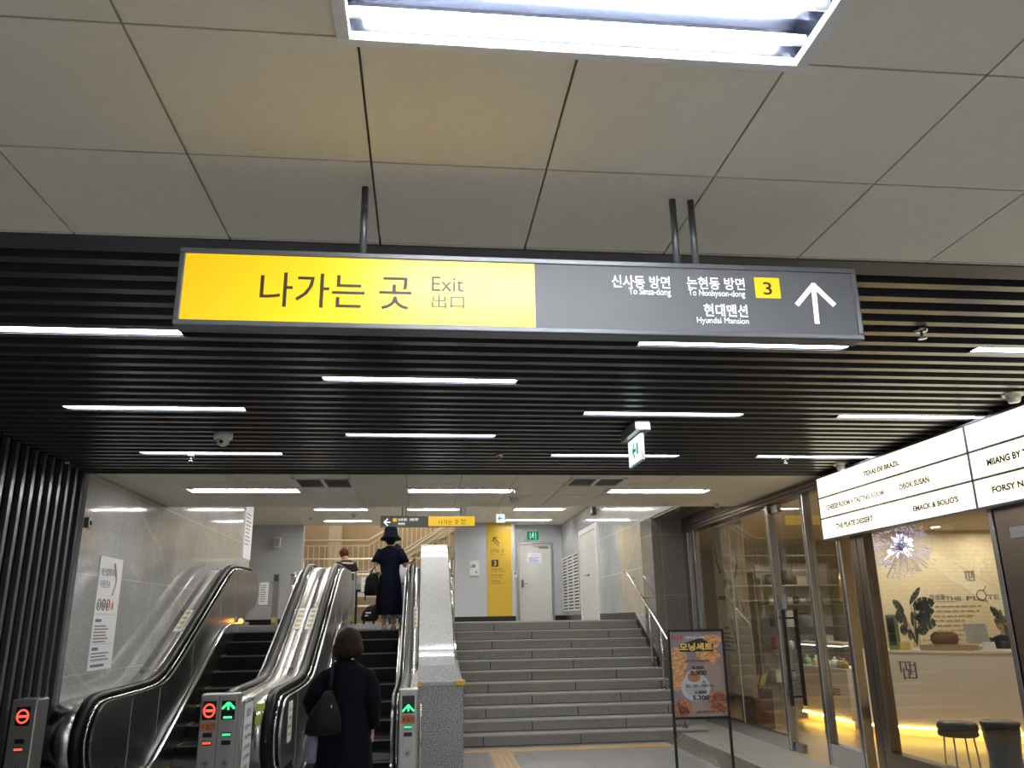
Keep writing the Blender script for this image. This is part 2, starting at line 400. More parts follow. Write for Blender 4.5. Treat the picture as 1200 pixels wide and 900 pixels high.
tiled_ceiling('ceiling', grid(.404, .598, -5.6, XW), grid(11.6, 1.2, 10.95, 22.62), CF, [hole(c) for c in far_fix+over_fix])
m = MB().box(-3.4, XS, 3.06, 3.20, CZ-.004, CZ+.3); struct(m.build('trim_1', 'fascia', bevel=.004))
# slatted black ceiling
m = MB(); k = 0
PIT_S, S0 = .162, 4.205-.081
y = S0-5*PIT_S
while y < 8.36:
    if y > 3.22: m.box(-3.36, XS, y-.029, y+.029, CZ, CZ+.09)
    y += PIT_S
m.mat(1).box(-3.5, XS+.1, 3.2, 8.4, CZ+.26, CZ+.3)
struct(m.build('ceiling', ['slat', 'void']))
struct(MB().box(-3.4, XS, 8.372, 8.398, CZ-.02, CZ+.3).build('trim_2', 'fascia'))
struct(MB().box(XL-.1, XS, 10.95, 11.0, CZ, CF+.1).build('trim_3', 'ceil'))
# slatted wall on the left
m = MB(); y = 8.341
while y > -4.2:
    m.box(-3.40, -3.36, y-.026, y+.026, 0, CZ); y -= .17
m.mat(1).box(-3.62, -3.58, -4.2, 8.4, 0, CZ+.3)
struct(m.build('wall_left', ['slat', 'void']))
struct(MB().box(XL-.2, XL, 8.40, 16.35, 0, CF).build('wall_left', 'marble'))
struct(MB().box(XL-2.3, XL-2.2, 16.2, 22.5, L, CF).build('wall_left', 'tan'))
struct(MB().box(XL-2.3, XL-.2, 16.15, 16.35, L, CF).build('wall_left', 'marble'))
# floors
m = MB(); m.box(-3.6, 3.62, -4.2, 12.2, -.1, 0); m.box(3.62, XS, -4.2, 7.0, -.1, 0); struct(m.build('floor', 'floor'))
m = MB(); m.box(-6, XW, 14.835, 22.7, L-.15, L); struct(m.build('floor', 'floor'))
m = MB(); m.box(XS-.05, 11, 4.4, 17.2, -.1, .1); struct(m.build('floor', 'shopfloor'))
# raised stone apron along the shopfront with its darker kerb
m = MB()
m.prism([(3.62, .0), (3.62, .1), (XS-.05, .1), (XS-.05, .0)], 'Y', 7.0, 13.5); struct(m.build('trim_4', 'apron'))
m = MB(); m.prism([(3.36, .001), (3.62, .1005), (3.62, .001)], 'Y', 6.8, 11.84); struct(m.build('trim_5', 'granite_dk'))
# right marble wall above the stairs, granite return with its shade put into the dark colour, header above the shopfront
struct(MB().box(XW, XW+.3, 13.5, 22.62, L-.6, CF).build('wall_right', 'marble_r'))
struct(MB().box(XW, XW+.3, 10.95, 13.5, 3.30, CF).build('wall_right', 'marble_r'))
m = MB(); m.box(XW-.003, XS+.12, 13.485, 14.2, 0, 3.30); m.box(XW+.02, XS+.12, 10.96, 13.5, 3.26, 3.30); struct(m.build('wall_right', 'granite_dk'))
# back walls
struct(MB().box(.85, 2.46, 22.0, 22.62, L, CF).build('wall_back', 'granite_b'))
DX0, DX1, DZ1 = 2.645, 3.545, 3.66
m = MB(); m.box(2.46, DX0-.03, 22.6, 22.75, L, CF); m.box(DX1+.03, XW+.3, 22.6, 22.75, L, CF); m.box(DX0-.03, DX1+.03, 22.6, 22.75, DZ1+.03, CF)
struct(m.build('wall_back', 'granite_b'))
struct(MB().box(-5.55, -3.2, 22.4, 22.7, L, CF).build('wall_back', 'granite_b'))
struct(MB().box(-6, 3, 27.0, 27.2, L-.5, 7.5).build('wall_back', 'tan'))
struct(MB().box(-6, 3, 22.7, 27.2, L-.3, L).build('floor', 'floor'))
struct(MB().box(-6, 3, 22.63, 27.2, 6.6, 6.8).build('ceiling', 'ceil'))
struct(MB().box(-6, 3.2, 22.55, 22.63, CF+.03, 6.8).build('wall_back', 'cream'))
m = MB(); m.box(-6.1, -6, 22.7, 27.2, L, 6.8); struct(m.build('wall_left', 'cream'))
m = MB(); m.box(2.5, 2.6, 22.75, 27.2, L, 6.8); struct(m.build('wall_right', 'cream'))
m = MB(); m.box(.848, 2.46, 21.975, 22.0, L, L+.13); m.box(DX1+.04, XW-.001, 22.575, 22.6, L, L+.13); struct(m.build('baseboard_back', 'plinth'))
struct(MB().box(-5.5, -3.19, 22.37, 22.4, L, L+.14).build('baseboard_back', 'plinth'))
m = MB()
m.box(XW-.02, XW, 14.9, 17.85, L, L+.13); m.box(XW-.02, XW, 19.95, 22.57, L, L+.13)
m.prism([(14.9, L), (14.9, L+.13), (13.5, L-.57), (13.5, L-.72)], 'X', XW-.02, XW)
struct(m.build('baseboard_right', 'plinth'))
# behind the photographer
struct(MB().box(-3.6, 11, -4.3, -4.2, 0, CZ+.3).build('wall_front', 'white_matte'))
# ================================================================== CEILING LIGHTS
def make_fixture():
    t = thing('ceiling_light', 'x', 'ceiling light', (0, 0, 0), 'twin tube troffers')
    a, b = FL/2, FW/2
    m = MB()
    for (x0, x1, y0, y1) in ((-a-.012, a+.012, -b-.012, -b+.02), (-a-.012, a+.012, b-.02, b+.012), (-a-.012, -a+.025, -b+.02, b-.02), (a-.025, a+.012, -b+.02, b-.02)):
        m.box(x0, x1, y0, y1, -.022, .004)
    m.build('frame', 'white', t, bevel=.003)
    m = MB(); i, j = a-.006, b-.006
    prof = [(-j, .0), (-.095, .07), (-.035, .07), (0, .022), (.035, .07), (.095, .07), (j, .0)]
    for p, q in zip(prof, prof[1:]): m.face([(-i, p[0], p[1]), (i, p[0], p[1]), (i, q[0], q[1]), (-i, q[0], q[1])])
    for x in (-i, i): m.face([(x, -j, 0), (x, j, 0), (x, j, .07), (x, -j, .07)])
    m.build('reflector', 'alu', t)
    for y in (-.066, .066):
        tb = MB().smooth().cyl((-.575, y, .012), (.575, y, .012), .0145, 10).build('tube', M['tube_near'], t)
        for q in (-1, 1): MB().smooth().cyl((q*.575, y, .012), (q*.612, y, .012), .0155, 10).build('tube_cap', 'white', tb)
    return t
fx = make_fixture()
near_lab = ['open twin-tube fluorescent fitting in the panel ceiling above the hanging exit sign', 'twin-tube fluorescent fitting further behind along the near panel ceiling', 'twin-tube fitting over the near concourse by the shops', 'rearmost twin-tube fitting by the shops', 'unseen twin-tube fitting added for light by the slatted wall behind the near sign', 'unseen twin-tube fitting added for light nearest the rear wall']
for i, c in enumerate(near_fix):
    if i == 0: fx.location = (*c, CZ); fx['label'] = near_lab[0]; fx['group'] = 'near ceiling fittings'
    else: dup(fx, (*c, CZ), near_lab[i], 'near ceiling fittings')
def swap(t, nm):
    for ch in t.children:
        if ch.name.split('.')[0] == 'tube':
            ch.data = ch.data.copy(); ch.data.materials[0] = M[nm]
f2 = dup(fx, (*mid_fix[0], CZ), 'fluorescent fitting in the tiled strip ceiling above the down escalator, by the marble wall', 'fittings in the ceiling strip before the stairs'); swap(f2, 'tube_mid')
dup(f2, (*mid_fix[1], CZ), 'fluorescent fitting in the tiled strip ceiling above the granite balustrade, centre of three', 'fittings in the ceiling strip before the stairs')
dup(f2, (*mid_fix[2], CZ), 'fluorescent fitting in the tiled strip ceiling nearest the glass shopfront', 'fittings in the ceiling strip before the stairs')
far_lab = ['fluorescent fitting in the high ceiling before the white doors, nearer of two', 'fluorescent fitting in the high ceiling nearest the white back door', 'fluorescent fitting in the high ceiling over the man on the landing, nearer of two', 'fluorescent fitting in the high ceiling over the man on the landing, farther of two', 'fluorescent fitting in the high ceiling above the small hanging exit sign']
f3 = dup(f2, (*far_fix[0], CF), far_lab[0], 'fittings in the high landing ceiling'); swap(f3, 'tube_far')
for c, l in zip(far_fix[1:], far_lab[1:]): dup(f3, (*c, CF), l, 'fittings in the high landing ceiling')
for i, c in enumerate(over_fix): dup(f3, (*c, CF), 'fluorescent fitting of the high ceiling over the ' + ('escalators', 'balustrade', 'stairs')[i % 3] + (', first row', ', second row', ', third row')[i//3], 'fittings in the high landing ceiling')
for x, l in ((-3.0, 'over the long level landing'), (-.6, 'over the rising flight'), (1.4, 'at the top of the rising flight')):  # unseen lamps added to brighten the far stairwell
    for y in (23.6, 25.6): dup(f3, (x, y, 6.575), 'unseen fitting added above the far staircase, ' + l + (', front row' if y < 24 else ', rear row'), 'unseen fittings added above the far staircase')
def make_strip():
    t = thing('strip_light', 'x', 'ceiling light', (0, 0, 0), 'strip lights between the black slats')
    m = MB(); m.box(-.62, .62, -.046, -.040, .0, .07); m.box(-.62, .62, .040, .046, .0, .07); m.box(-.62, .62, -.046, .046, .07, .075)
    m.box(-.626, -.62, -.046, .046, 0, .075); m.box(.62, .626, -.046, .046, 0, .075)
    m.build('housing', 'alu', t)
    MB().box(-.615, .615, -.038, .038, .006, .03).build('diffuser', 'tube_slat', t, bevel=.004)
    return t
sl = make_strip(); first = True
rows = [(4.205, 'first row past the sign'), (5.015, 'second row'), (5.825, 'third row'), (6.635, 'fourth row'), (7.445, 'farthest row')]
cols = {-1.92: 'by the slatted wall', -.03: 'in the middle', 1.82: 'over the stairs', 3.85: 'by the menu lightbox'}
for ri, (yy, rn) in enumerate(rows):
    for x, cn in cols.items():
        if (ri % 2 == 1) != (x == -.03): continue
        lb = f'slim strip light in the black slats, {rn}, {cn}'
        if first: sl.location = (x, yy, CZ+.005); sl['label'] = lb; first = False
        else: dup(sl, (x, yy, CZ+.005), lb)
# ================================================================== SMALL CEILING ITEMS
def vent(x, y, wx, wy, lab):
    t = thing('air_vent', lab, 'vent', (x, y, CZ), 'ceiling air vents')
    a, b = wx/2, wy/2; m = MB()
    for q in ((-a, a, -b, -b+.03), (-a, a, b-.03, b), (-a, -a+.03, -b, b), (a-.03, a, -b, b), (-.02, .02, -b, b)): m.box(x+q[0], x+q[1], y+q[2], y+q[3], CZ-.012, CZ+.006)
    m.build('frame', 'white_matte', t, bevel=.003)
    m = MB()
    for k in range(11):
        yy = y-b+.05+k*(wy-.1)/10
        m.obox((x, yy, CZ+.004), XR, Vector((0, .8, .6)), Vector((0, -.6, .8)), a-.03, .013, .0015)
    m.mat(1).box(x-a+.01, x+a-.01, y-b+.01, y+b-.01, CZ+.03, CZ+.034)
    m.build('louvre', ['vent', 'grille_dark'], t)
vent(*vents[0], 'square louvred air vent in the pale ceiling above the escalators')
vent(*vents[1], 'square louvred air vent in the pale ceiling above the stone stairs')
def dome(p, r, lab, nm='smoke_detector', cat='smoke detector', lens=False):
    t = thing(nm, lab, cat, p, None); x, y, z = p
    MB().smooth().lathe((x, y, z), [(.001, -.035*r), (r*.55, -.034*r-.0), (r*.95, -.012), (r, 0), (r, .004), (.001, .004)] if not lens else [(r*.75, -.05), (r, -.045), (r, .004), (.001, .004)], 20).build('housing', 'white', t)
    if lens:
        MB().smooth().ell((x, y, z-.055), (r*.72, r*.72, r*.72), 16, 10).build('dome', 'white_matte', t)
        MB().smooth().cyl((x, y-r*.66, z-.075), (x, y-r*.75, z-.08), r*.2, 10).build('lens', 'black', t)
    else: MB().smooth().cyl((x, y, z-.06), (x, y, z-.01), r*.5, 14, r*.7).build('sensor', 'white_matte', t)
p = atZ(262, 508, CZ); dome((p.x, p.y, CZ), .075, 'white dome security camera under the black slats above the escalators', 'security_camera', 'security camera', True)
p = atZ(1187, 462, CZ); dome((p.x, p.y, CZ), .075, 'round white smoke detector under the slats nearest the big menu lightbox')
p = atZ(985, 544, CZ); dome((p.x, p.y, CZ), .075, 'round white smoke detector under the slats at the far end of the menu lightbox')
p = atZ(606, 572, CZ); dome((p.x, p.y, CZ), .07, 'round smoke detector in the pale ceiling strip above the stairs, nearer of a pair')
p = atZ(602, 583, CZ); dome((p.x, p.y, CZ), .07, 'round smoke detector in the pale ceiling strip above the stairs, farther of a pair')
p = atZ(840, 590, CZ); dome((p.x, p.y, CZ), .06, 'small round detector in the pale ceiling strip beside the shopfront header')
p = atZ(415, 602, CF); dome((p.x, p.y, CF), .09, 'small dome security camera on the high ceiling between two fluorescent fittings', 'security_camera', 'security camera', True)
p = atZ(365, 607, CF); dome((p.x, p.y, CF), .09, 'flat round smoke detector on the high ceiling before the grey granite wall')
def sprinkler(px, py, lab):
    p = atZ(px, py, CZ-.03); t = thing('sprinkler', lab, 'sprinkler', (p.x, p.y, CZ), 'sprinkler heads under the slats')
    MB().smooth().lathe((p.x, p.y, CZ), [(.001, -.02), (.03, -.02), (.035, -.012), (.035, .004), (.001, .004)], 14).build('escutcheon', 'steel', t)
    m = MB().smooth(); m.cyl((p.x, p.y, CZ-.02), (p.x, p.y, CZ-.055), .008, 8); m.cyl((p.x, p.y, CZ-.055), (p.x, p.y, CZ-.059), .024, 12); m.build('deflector', 'steel', t)
sprinkler(1080, 391, 'sprinkler head under the slats beside the end of the exit sign')
sprinkler(585, 536, 'sprinkler head under the slats above the granite balustrade')
sprinkler(920, 540, 'sprinkler head under the slats near the far corner of the menu lightbox')
sprinkler(224, 537, 'sprinkler head under the slats near the dome camera')
# ================================================================== HANGING EXIT SIGN
YS = 2.55
def sgn(px, py, y=YS-.004): return atY(px, py, y)
x0, x1, z0, z1 = -.817, 1.545, 2.583, 2.856
t = thing('exit_sign', 'long hanging direction sign, yellow exit half and grey half with an up arrow', 'sign', (.36, 2.6, z1))
m = MB(); m.prism([(YS, z0), (YS, z1), (YS+.11, z1), (YS+.11, z0+.02), (YS+.066, z0)], 'X', x0, x1)
m.build('housing', 'sign_frame', t, bevel=.006)
m = MB(); f = .019
for q in ((x0, x1, z1-f, z1), (x0, x1, z0, z0+f), (x0, x0+f, z0+f, z1-f), (x1-f, x1, z0+f, z1-f)): m.box(q[0], q[1], YS-.008, YS, q[2], q[3])
m.build('frame', 'sign_frame', t, bevel=.003)
xm = sgn(627, 345).x
yp = MB().box(x0+f, xm, YS-.003, YS, z0+f, z1-f).build('yellow_panel', 'sign_yellow', t)
gp = MB().box(xm, x1-f, YS-.003, YS, z0+f, z1-f).build('grey_panel', 'sign_grey', t)
def sign_text(body, l, r, b, tp, mt, par, y=YS-.004, off=0., nm='lettering'):
    """l,r,b,tp: left, right, bottom, top of the writing on the sign face"""
    c0 = sgn(l, (b+tp)/2, y); c1 = sgn(r, (b+tp)/2, y); zt = sgn((l+r)/2, tp, y).z; zb = sgn((l+r)/2, b, y).z
    m = MB(); text(m, body, (c0.x, y, zb), XR, ZR, c1.x-c0.x, zt-zb, off); return m.build(nm, mt, par)
sign_text('나가는 곳', 304.5, 482, 361, 321, 'ink', yp, off=.004)
sign_text('Exit', 506, 543.5, 341.5, 324.5, 'ink', yp)
sign_text('出口', 506, 544, 361, 346, 'ink', yp)
for a in (('신사동 방면', 717, 785, 337.5, 323, .010), ('To Sinsa-dong', 737, 786, 347.8, 337.7, .0), ('논현동 방면', 805, 872.5, 339.3, 325, .010), ('To Nonhyeon-dong', 807, 873, 349.3, 340, .0), ('현대맨션', 825, 876, 371.2, 356.5, .012), ('Hyundai Mansion', 817, 877.5, 381, 372.2, .0)):
    sign_text(a[0], a[1], a[2], a[3], a[4], 'ink_white', gp, off=a[5])
a, b = sgn(886, 349), sgn(912.5, 326)
npl = MB().box(a.x, b.x, YS-.005, YS-.002, a.z, b.z).build('number_plate', 'sign_yellow', t)
sign_text('3', 894.5, 904.5, 345.5, 330.5, 'ink', npl, y=YS-.006, off=.01, nm='number')
tip, lf, rt, bt = [sgn(*q) for q in ((953, 334), (934.5, 356.5), (977, 357), (957.5, 378))]
m = MB(); bw = .0085
for a, b in ((tip, lf), (tip, rt), (tip, bt)):
    d = (b-a).normalized(); n = Vector((-d.z, 0, d.x)); m.obox((a+b)/2+Vector((0, -.0005, 0)), d, n, YR, (b-a).length/2+.004, bw, .001)
m.build('arrow', 'ink_white', gp)
for hx in (-.225, .902, .972):
    MB().smooth().cyl((hx, 2.605, z1), (hx, 2.605, CZ), .0125, 14).build('hanger', 'sign_frame', t)
# ================================================================== MENU LIGHTBOX
XM = 4.3
t = thing('menu_lightbox', 'large backlit directory lightbox listing restaurants, hung above the shopfront', 'sign', (XM+.06, 5.6, 3.09))
ya, yb, zb, zt = 8.42, 2.9, 2.425, 3.09
m = MB(); m.box(XM+.006, XM+.13, yb, ya, zb, zt)
ysp = [8.42, atX(1136, 540, XM).y, 3.3]; ysp[2] = ysp[1]-(ysp[0]-ysp[1]); hh = (zt-zb)/3
for yy in ysp: m.box(XM-.006, XM+.006, yy-.011, yy+.011, zb, zt)
for k in range(4): m.box(XM-.006, XM+.006, ysp[2], ya, zb+hh*k-.009, zb+hh*k+.009)
m.build('frame', 'sign_frame', t, bevel=.002)
panels = []
for i in range(2):
    for k in range(3): panels.append(MB().box(XM, XM+.005, ysp[i+1]+.011, ysp[i]-.011, zb+hh*k+.009, zb+hh*(k+1)-.009).build('panel', 'menu_panel', t))
def menu(body, lb, rb, lt, rt, par):
    f = lambda q: atX(940+q[0]/4.5, 460+q[1]/4.5, XM-.003)
    a, b, c, d = f(lb), f(rb), f(lt), f(rt)
    m = MB(); zc = (a.z+b.z)/2
    text(m, body, (XM-.003, a.y, zc), -YR, ZR, a.y-b.y, ((c.z-a.z)+(d.z-b.z))/2, .045); m.build('lettering', 'led_dark', par)
menu('TEXAS DE BRAZIL', (325, 442), (513, 385), (325, 412), (513, 358), panels[2])
menu('CHEESE ROOM + TASTING ROOM', (130, 620), (432, 543), (130, 592), (432, 512), panels[1])
menu('OBOK SUSAN', (512, 514), (672, 474), (512, 482), (672, 440), panels[1])
menu('THE PLATE DESSERT', (180, 720), (376, 677), (180, 690), (376, 648), panels[0])
menu("EMACK & BOLIO'S", (587, 628), (826, 577), (587, 597), (826, 543), panels[0])
menu('MIIANG BY T', (977, 388), (1190, 332), (977, 350), (1190, 290), panels[4])
menu('FORSY NA', (1005, 530), (1205, 489), (1005, 495), (1205, 450), panels[3])
for yy in (8.0, 5.6, 3.6): MB().box(XM+.04, XM+.09, yy-.03, yy+.03, zt, CZ).build('bracket', 'sign_frame', t)
# ================================================================== GREEN EXIT SIGNS
def exit_plate(nm, lab, c, u, wd, hg, par_z=None, arrow=True, man=False):
    """lit plate centred at c with u the reading direction"""
    c, u = Vector(c), Vector(u); n = u.cross(ZR).normalized()
    t = thing(nm, lab, 'exit sign', c+ZR*(hg/2))
    MB().obox(c-n*.012, u, ZR, n, wd/2, hg/2, .012).build('body', 'white', t, bevel=.003)
    f = MB().obox(c+n*.002, u, ZR, n, wd/2-.008, hg/2-.008, .001).build('face', 'exit_green' if man else 'exit_white', t)
    m = MB(); o = c+n*.0045
    def poly(pts): m.face([o+u*(x*hg)+ZR*(y*hg) for x, y in pts])
    if man:
        poly([(-.05, .16), (.02, .2), (.06, .05), (.0, -.08)]); poly([(.0, -.05), (.05, -.08), (.12, -.2), (.1, -.3), (.06, -.2)]); poly([(.0, -.05), (-.05, -.1), (-.14, -.22), (-.18, -.2), (-.06, 0)]); poly([(.04, .17), (.14, .08), (.12, .04), (.03, .1)]); poly([(-.03, .17), (-.13, .09), (-.1, .04), (0, .1)])
        m.smooth().ell(o+u*(.03*hg)+ZR*(.3*hg), (.06*hg, .006, .06*hg), 10, 6)
        for xx in (-.3, .3): poly([(xx-.02, -.36), (xx+.02, -.36), (xx+.02, .36), (xx-.02, .36)])
        m.build('running_figure', 'exit_white', f)
    elif arrow:
        poly([(-.3, 0), (-.05, .3), (.02, .22), (-.12, .06), (-.12, -.06), (.02, -.22), (-.05, -.3)]); poly([(-.14, .06), (.2, .06), (.2, -.06), (-.14, -.06)])
        if wd > hg*1.1: poly([(.32, -.2), (.5, -.2), (.5, .2), (.32, .2)])
        m.build('arrow', 'exit_green', f)
    return t
t = exit_plate('exit_sign', 'green arrow exit sign hung edge-on under the black slats', (1.68, 6.22, 2.94), (0, -1, 0), .40, .22)
MB().box(1.63, 1.75, 5.98, 6.46, 3.055, 3.135).build('mount', 'steel_grey', t, bevel=.004)
p = atY(586.5, 607.5, 19.0)
t = exit_plate('exit_sign', 'small square green arrow sign hung from the high ceiling before the yellow panel', (p.x, 19.0, p.z), (1, 0, 0), .21, .21)
MB().cyl((p.x, 19.015, p.z+.1), (p.x, 19.015, CF), .008, 8).build('hanger', 'white', t)
exit_plate('exit_sign', 'green running-figure exit sign on the granite above the white back door', (3.04, 22.565, 3.90), (1, 0, 0), .34, .26, man=True)
# ================================================================== ESCALATORS
SL = .505
def nose(y): return smax(0, smin(1.60, .45+SL*(y-11.03), .1), .1)
def rail(y): return 1.02+smax(0, smin(1.56, SL*(y-10.32), .16), .16)
def trim(y): return smax(.10, smin(1.67, .75+SL*(y-11.03), .12), .16)
def frange(a, b, n): return [a+(b-a)*i/n for i in range(n+1)]
def loop_path(inset=0., ytop=14.9, ybot=8.48):
    """handrail centre line in (y, z): lower newel, slope, upper newel"""
    P = []; r = .36-inset
    zc = 1.02-.36
    P.append((ybot+.45, zc-r))
    P += [(ybot-r*math.sin(a), zc-r*math.cos(a)) for a in frange(0, math.pi, 14)]
    P += [(y, rail(y)-inset) for y in frange(ybot+.15, ytop-.1, 46)]
    zt = 2.58-.36
    P += [(ytop+r*math.sin(a), zt+r*math.cos(a)) for a in frange(0, math.pi, 14)]
    return P
def body_poly(inset): # solid beneath the handrail
    p = loop_path(inset)
    return p+[(14.6, 1.86-.0+inset*.0), (14.6, 1.60), (13.5, 1.45), (10.35, -.0), (8.93, .0)]
def panel_poly(inset):
    p = loop_path(inset)
    return p+[(14.5, 1.85)]+[(y, trim(y)) for y in frange(14.3, 9.3, 30)]
def escalator(lab, xl, xr, deckL, deckR, lamp, skirt_stickers):
    """xl,xr: edges of the moving steps; deckL/deckR: outer limits of the steel decks"""
    rl, rr = xl-.185, xr+.165
    t = thing('escalator', lab, 'escalator', ((xl+xr)/2, 8.9, 0), 'escalators')
    m = MB().prism([(9.0, -.02), (10.2, -.02), (13.5, 1.3), (14.9, 1.5), (14.9, 1.0), (10.5, -.08), (9.0, -.08)], 'X', xl-.01, xr+.01); m.build('truss', 'black', t)
    # steps
    run, rise = .37, .187
    ys = [12.91+run*k for k in range(-8, 1)]
    for k, y in enumerate(ys):
        z = 1.40-rise*(12.91-y)/run
        m = MB().mat(0); m.box(xl, xr, y+.004, y+run-.002, z-.03, z); m.box(xl, xr, y+.004, y+.02, z-rise-.02, z-.03)
        for i in range(22):
            xx = xl+.02+(xr-xl-.04)*(i+.5)/22; m.box(xx-.010, xx+.010, y, y+.006, z-rise+.0, z-.012)
        m.mat(1).box(xl, xr, y-.002, y+.028, z-.012, z+.004)
        m.mat(2); m.box(xl, xl+.02, y+.028, y+run-.01, z, z+.003); m.box(xr-.02, xr, y+.028, y+run-.01, z, z+.003)
        m.build('step', ['step', 'step_edge', 'yellowline'], t)
    for k in range(1):
        y = ys[-1]+run*(k+1); z = (1.532, 1.60)[k]
        m = MB().mat(0).box(xl, xr, y, y+run-.004, z-.2, z); m.mat(1).box(xl, xr, y-.002, y+.028, z-.012, z+.004); m.build('step', ['step', 'step_edge'], t)
    for y in (9.25, 9.62):
        m = MB().mat(0).box(xl, xr, y, y+.36, -.04, .012); m.mat(2); m.box(xl, xl+.02, y, y+.36, .012, .015); m.box(xr-.02, xr, y, y+.36, .012, .015); m.mat(1).box(xl, xr, y, y+.015, .012, .014)
        m.build('step', ['step', 'step_edge', 'yellowline'], t)
    MB().box(xl, xr, 8.3, 9.25, -.02, .012).build('comb_plate', 'steel', t)
    MB().box(xl-.05, xr+.05, 13.66, 14.85, 1.52, 1.612).build('comb_plate', 'steel', t)
    for sgnx, xi, rx in ((-1, xl, rl), (1, xr, rr)):
        o = lambda d: xi+sgnx*d
        # skirt
        pl = [(y, trim(y)-.01) for y in frange(8.9, 14.4, 40)]+[(y, max(-.02, nose(y)-.28)) for y in frange(14.4, 8.9, 30)]
        MB().prism(pl, 'X', min(o(.005), o(.02)), max(o(.005), o(.02))).build('skirt', 'steel_dark', t)
        m = MB().smooth(); m.tube([(o(.022), y, trim(y)) for y in frange(8.8, 14.4, 60)], .017, 8, flat=(1.6, 1)); m.build('skirt_trim', 'steel_bright', t)
        MB().prism(panel_poly(.05), 'X', min(o(.055), o(.075)), max(o(.055), o(.075))).build('balustrade_panel', 'steel_dark', t)
        m = MB()
        for y in (9.15, 10.05, 11.3, 12.6, 13.6): m.box(min(o(.052), o(.056)), max(o(.052), o(.056)), y-.003, y+.003, trim(y)+.01, rail(y)-.07)
        m.build('panel_joint', 'steel_bright', t)
        # bright moulding below the handrail on the inner side, handrail itself
        m = MB().smooth(); m.tube([(o(.07), y, z) for y, z in loop_path(.07)], .013, 8); m.tube([(o(.115), y, z) for y, z in loop_path(.045)], .013, 8); m.build('rail_moulding', 'steel_bright', t)
        pts = [(rx, y, z) for y, z in loop_path(0)]
        hr = MB().smooth().tube(pts, 1, 12, flat=(.046, .03)).build('handrail', 'rubber', t)
        m = MB().smooth(); m.tube([(rx+sgnx*.052, y, z) for y, z in loop_path(.03)], .006, 8); m.build('rail_guide', 'steel_bright', t)
    for lo, hi in ((deckL, rl-.0), (rr+.0, deckR)):
        if hi-lo < .01: continue
        dk = MB().smooth().prism(body_poly(.035), 'X', lo, hi).build('deck_cover', 'steel_deck', t)
        m = MB().smooth(); xm = (lo+hi)/2
        m.tube([(xm, y, rail(y)-.030) for y in frange(8.6, 14.8, 40)], .006, 6)
        for y in (9.3, 10.55, 12.0, 13.5): m.box(lo, hi, y-.003, y+.003, rail(y)-.04, rail(y)-.031)
        m.build('deck_seam', 'steel_grey', dk)
    return t, rl, rr
e1, r1l, r1r = escalator('escalator going up beside the speckled granite balustrade, two people riding it', -1.215, -.33, -1.585, -.035, False, True)
e2, r2l, r2r = escalator('empty escalator going down beside the marble wall', -2.865, -1.98, -3.325, -1.585, True, False)
def sticker(par, x, y, wd, ln, n=4, xs=1):
    s = Vector((0, 1, SL)).normalized(); nn = Vector((0, -SL, 1)).normalized()
    c = Vector((x, y, rail(y)-.035))+nn*.006
    m = MB().mat(0).obox(c, XR, s, nn, wd/2, ln/2, .002)
    m.mat(1)
    for k in range(n): m.obox(c+s*((k-(n-1)/2)*ln/n*.9)+nn*.002, XR, s, nn, wd*.3, ln/n*.22, .001)
    return m.build('sticker', ['paper', 'sticker_y'], par)
sticker(e1, -1.505, 11.75, .11, .62); sticker(e2, -1.665, 11.75, .11, .62); sticker(e1, -.1, 11.75, .08, .6); sticker(e2, -3.2, 11.75, .1, .62)
p = MB().mat(0).box(-1.272, -1.268, 8.55, 8.80, .55, .92); p.mat(1)
for k in range(4): p.box(-1.268, -1.266, 8.60, 8.75, .60+.075*k, .63+.075*k)
p.build('sticker', ['paper', 'sticker_y'], e1)
m = MB()
for k in range(2):
    m.obox((-1.47, 8.165+.02*k, .80+.11*k), XR, ZR, YR, .04, .035, .003)
m.build('sticker', 'lime', e1)
o = MB().smooth().ell((-2.84, 13.62, 1.70), (.035, .05, .035), 12, 8).build('warning_lamp', 'orange_lamp', e2)
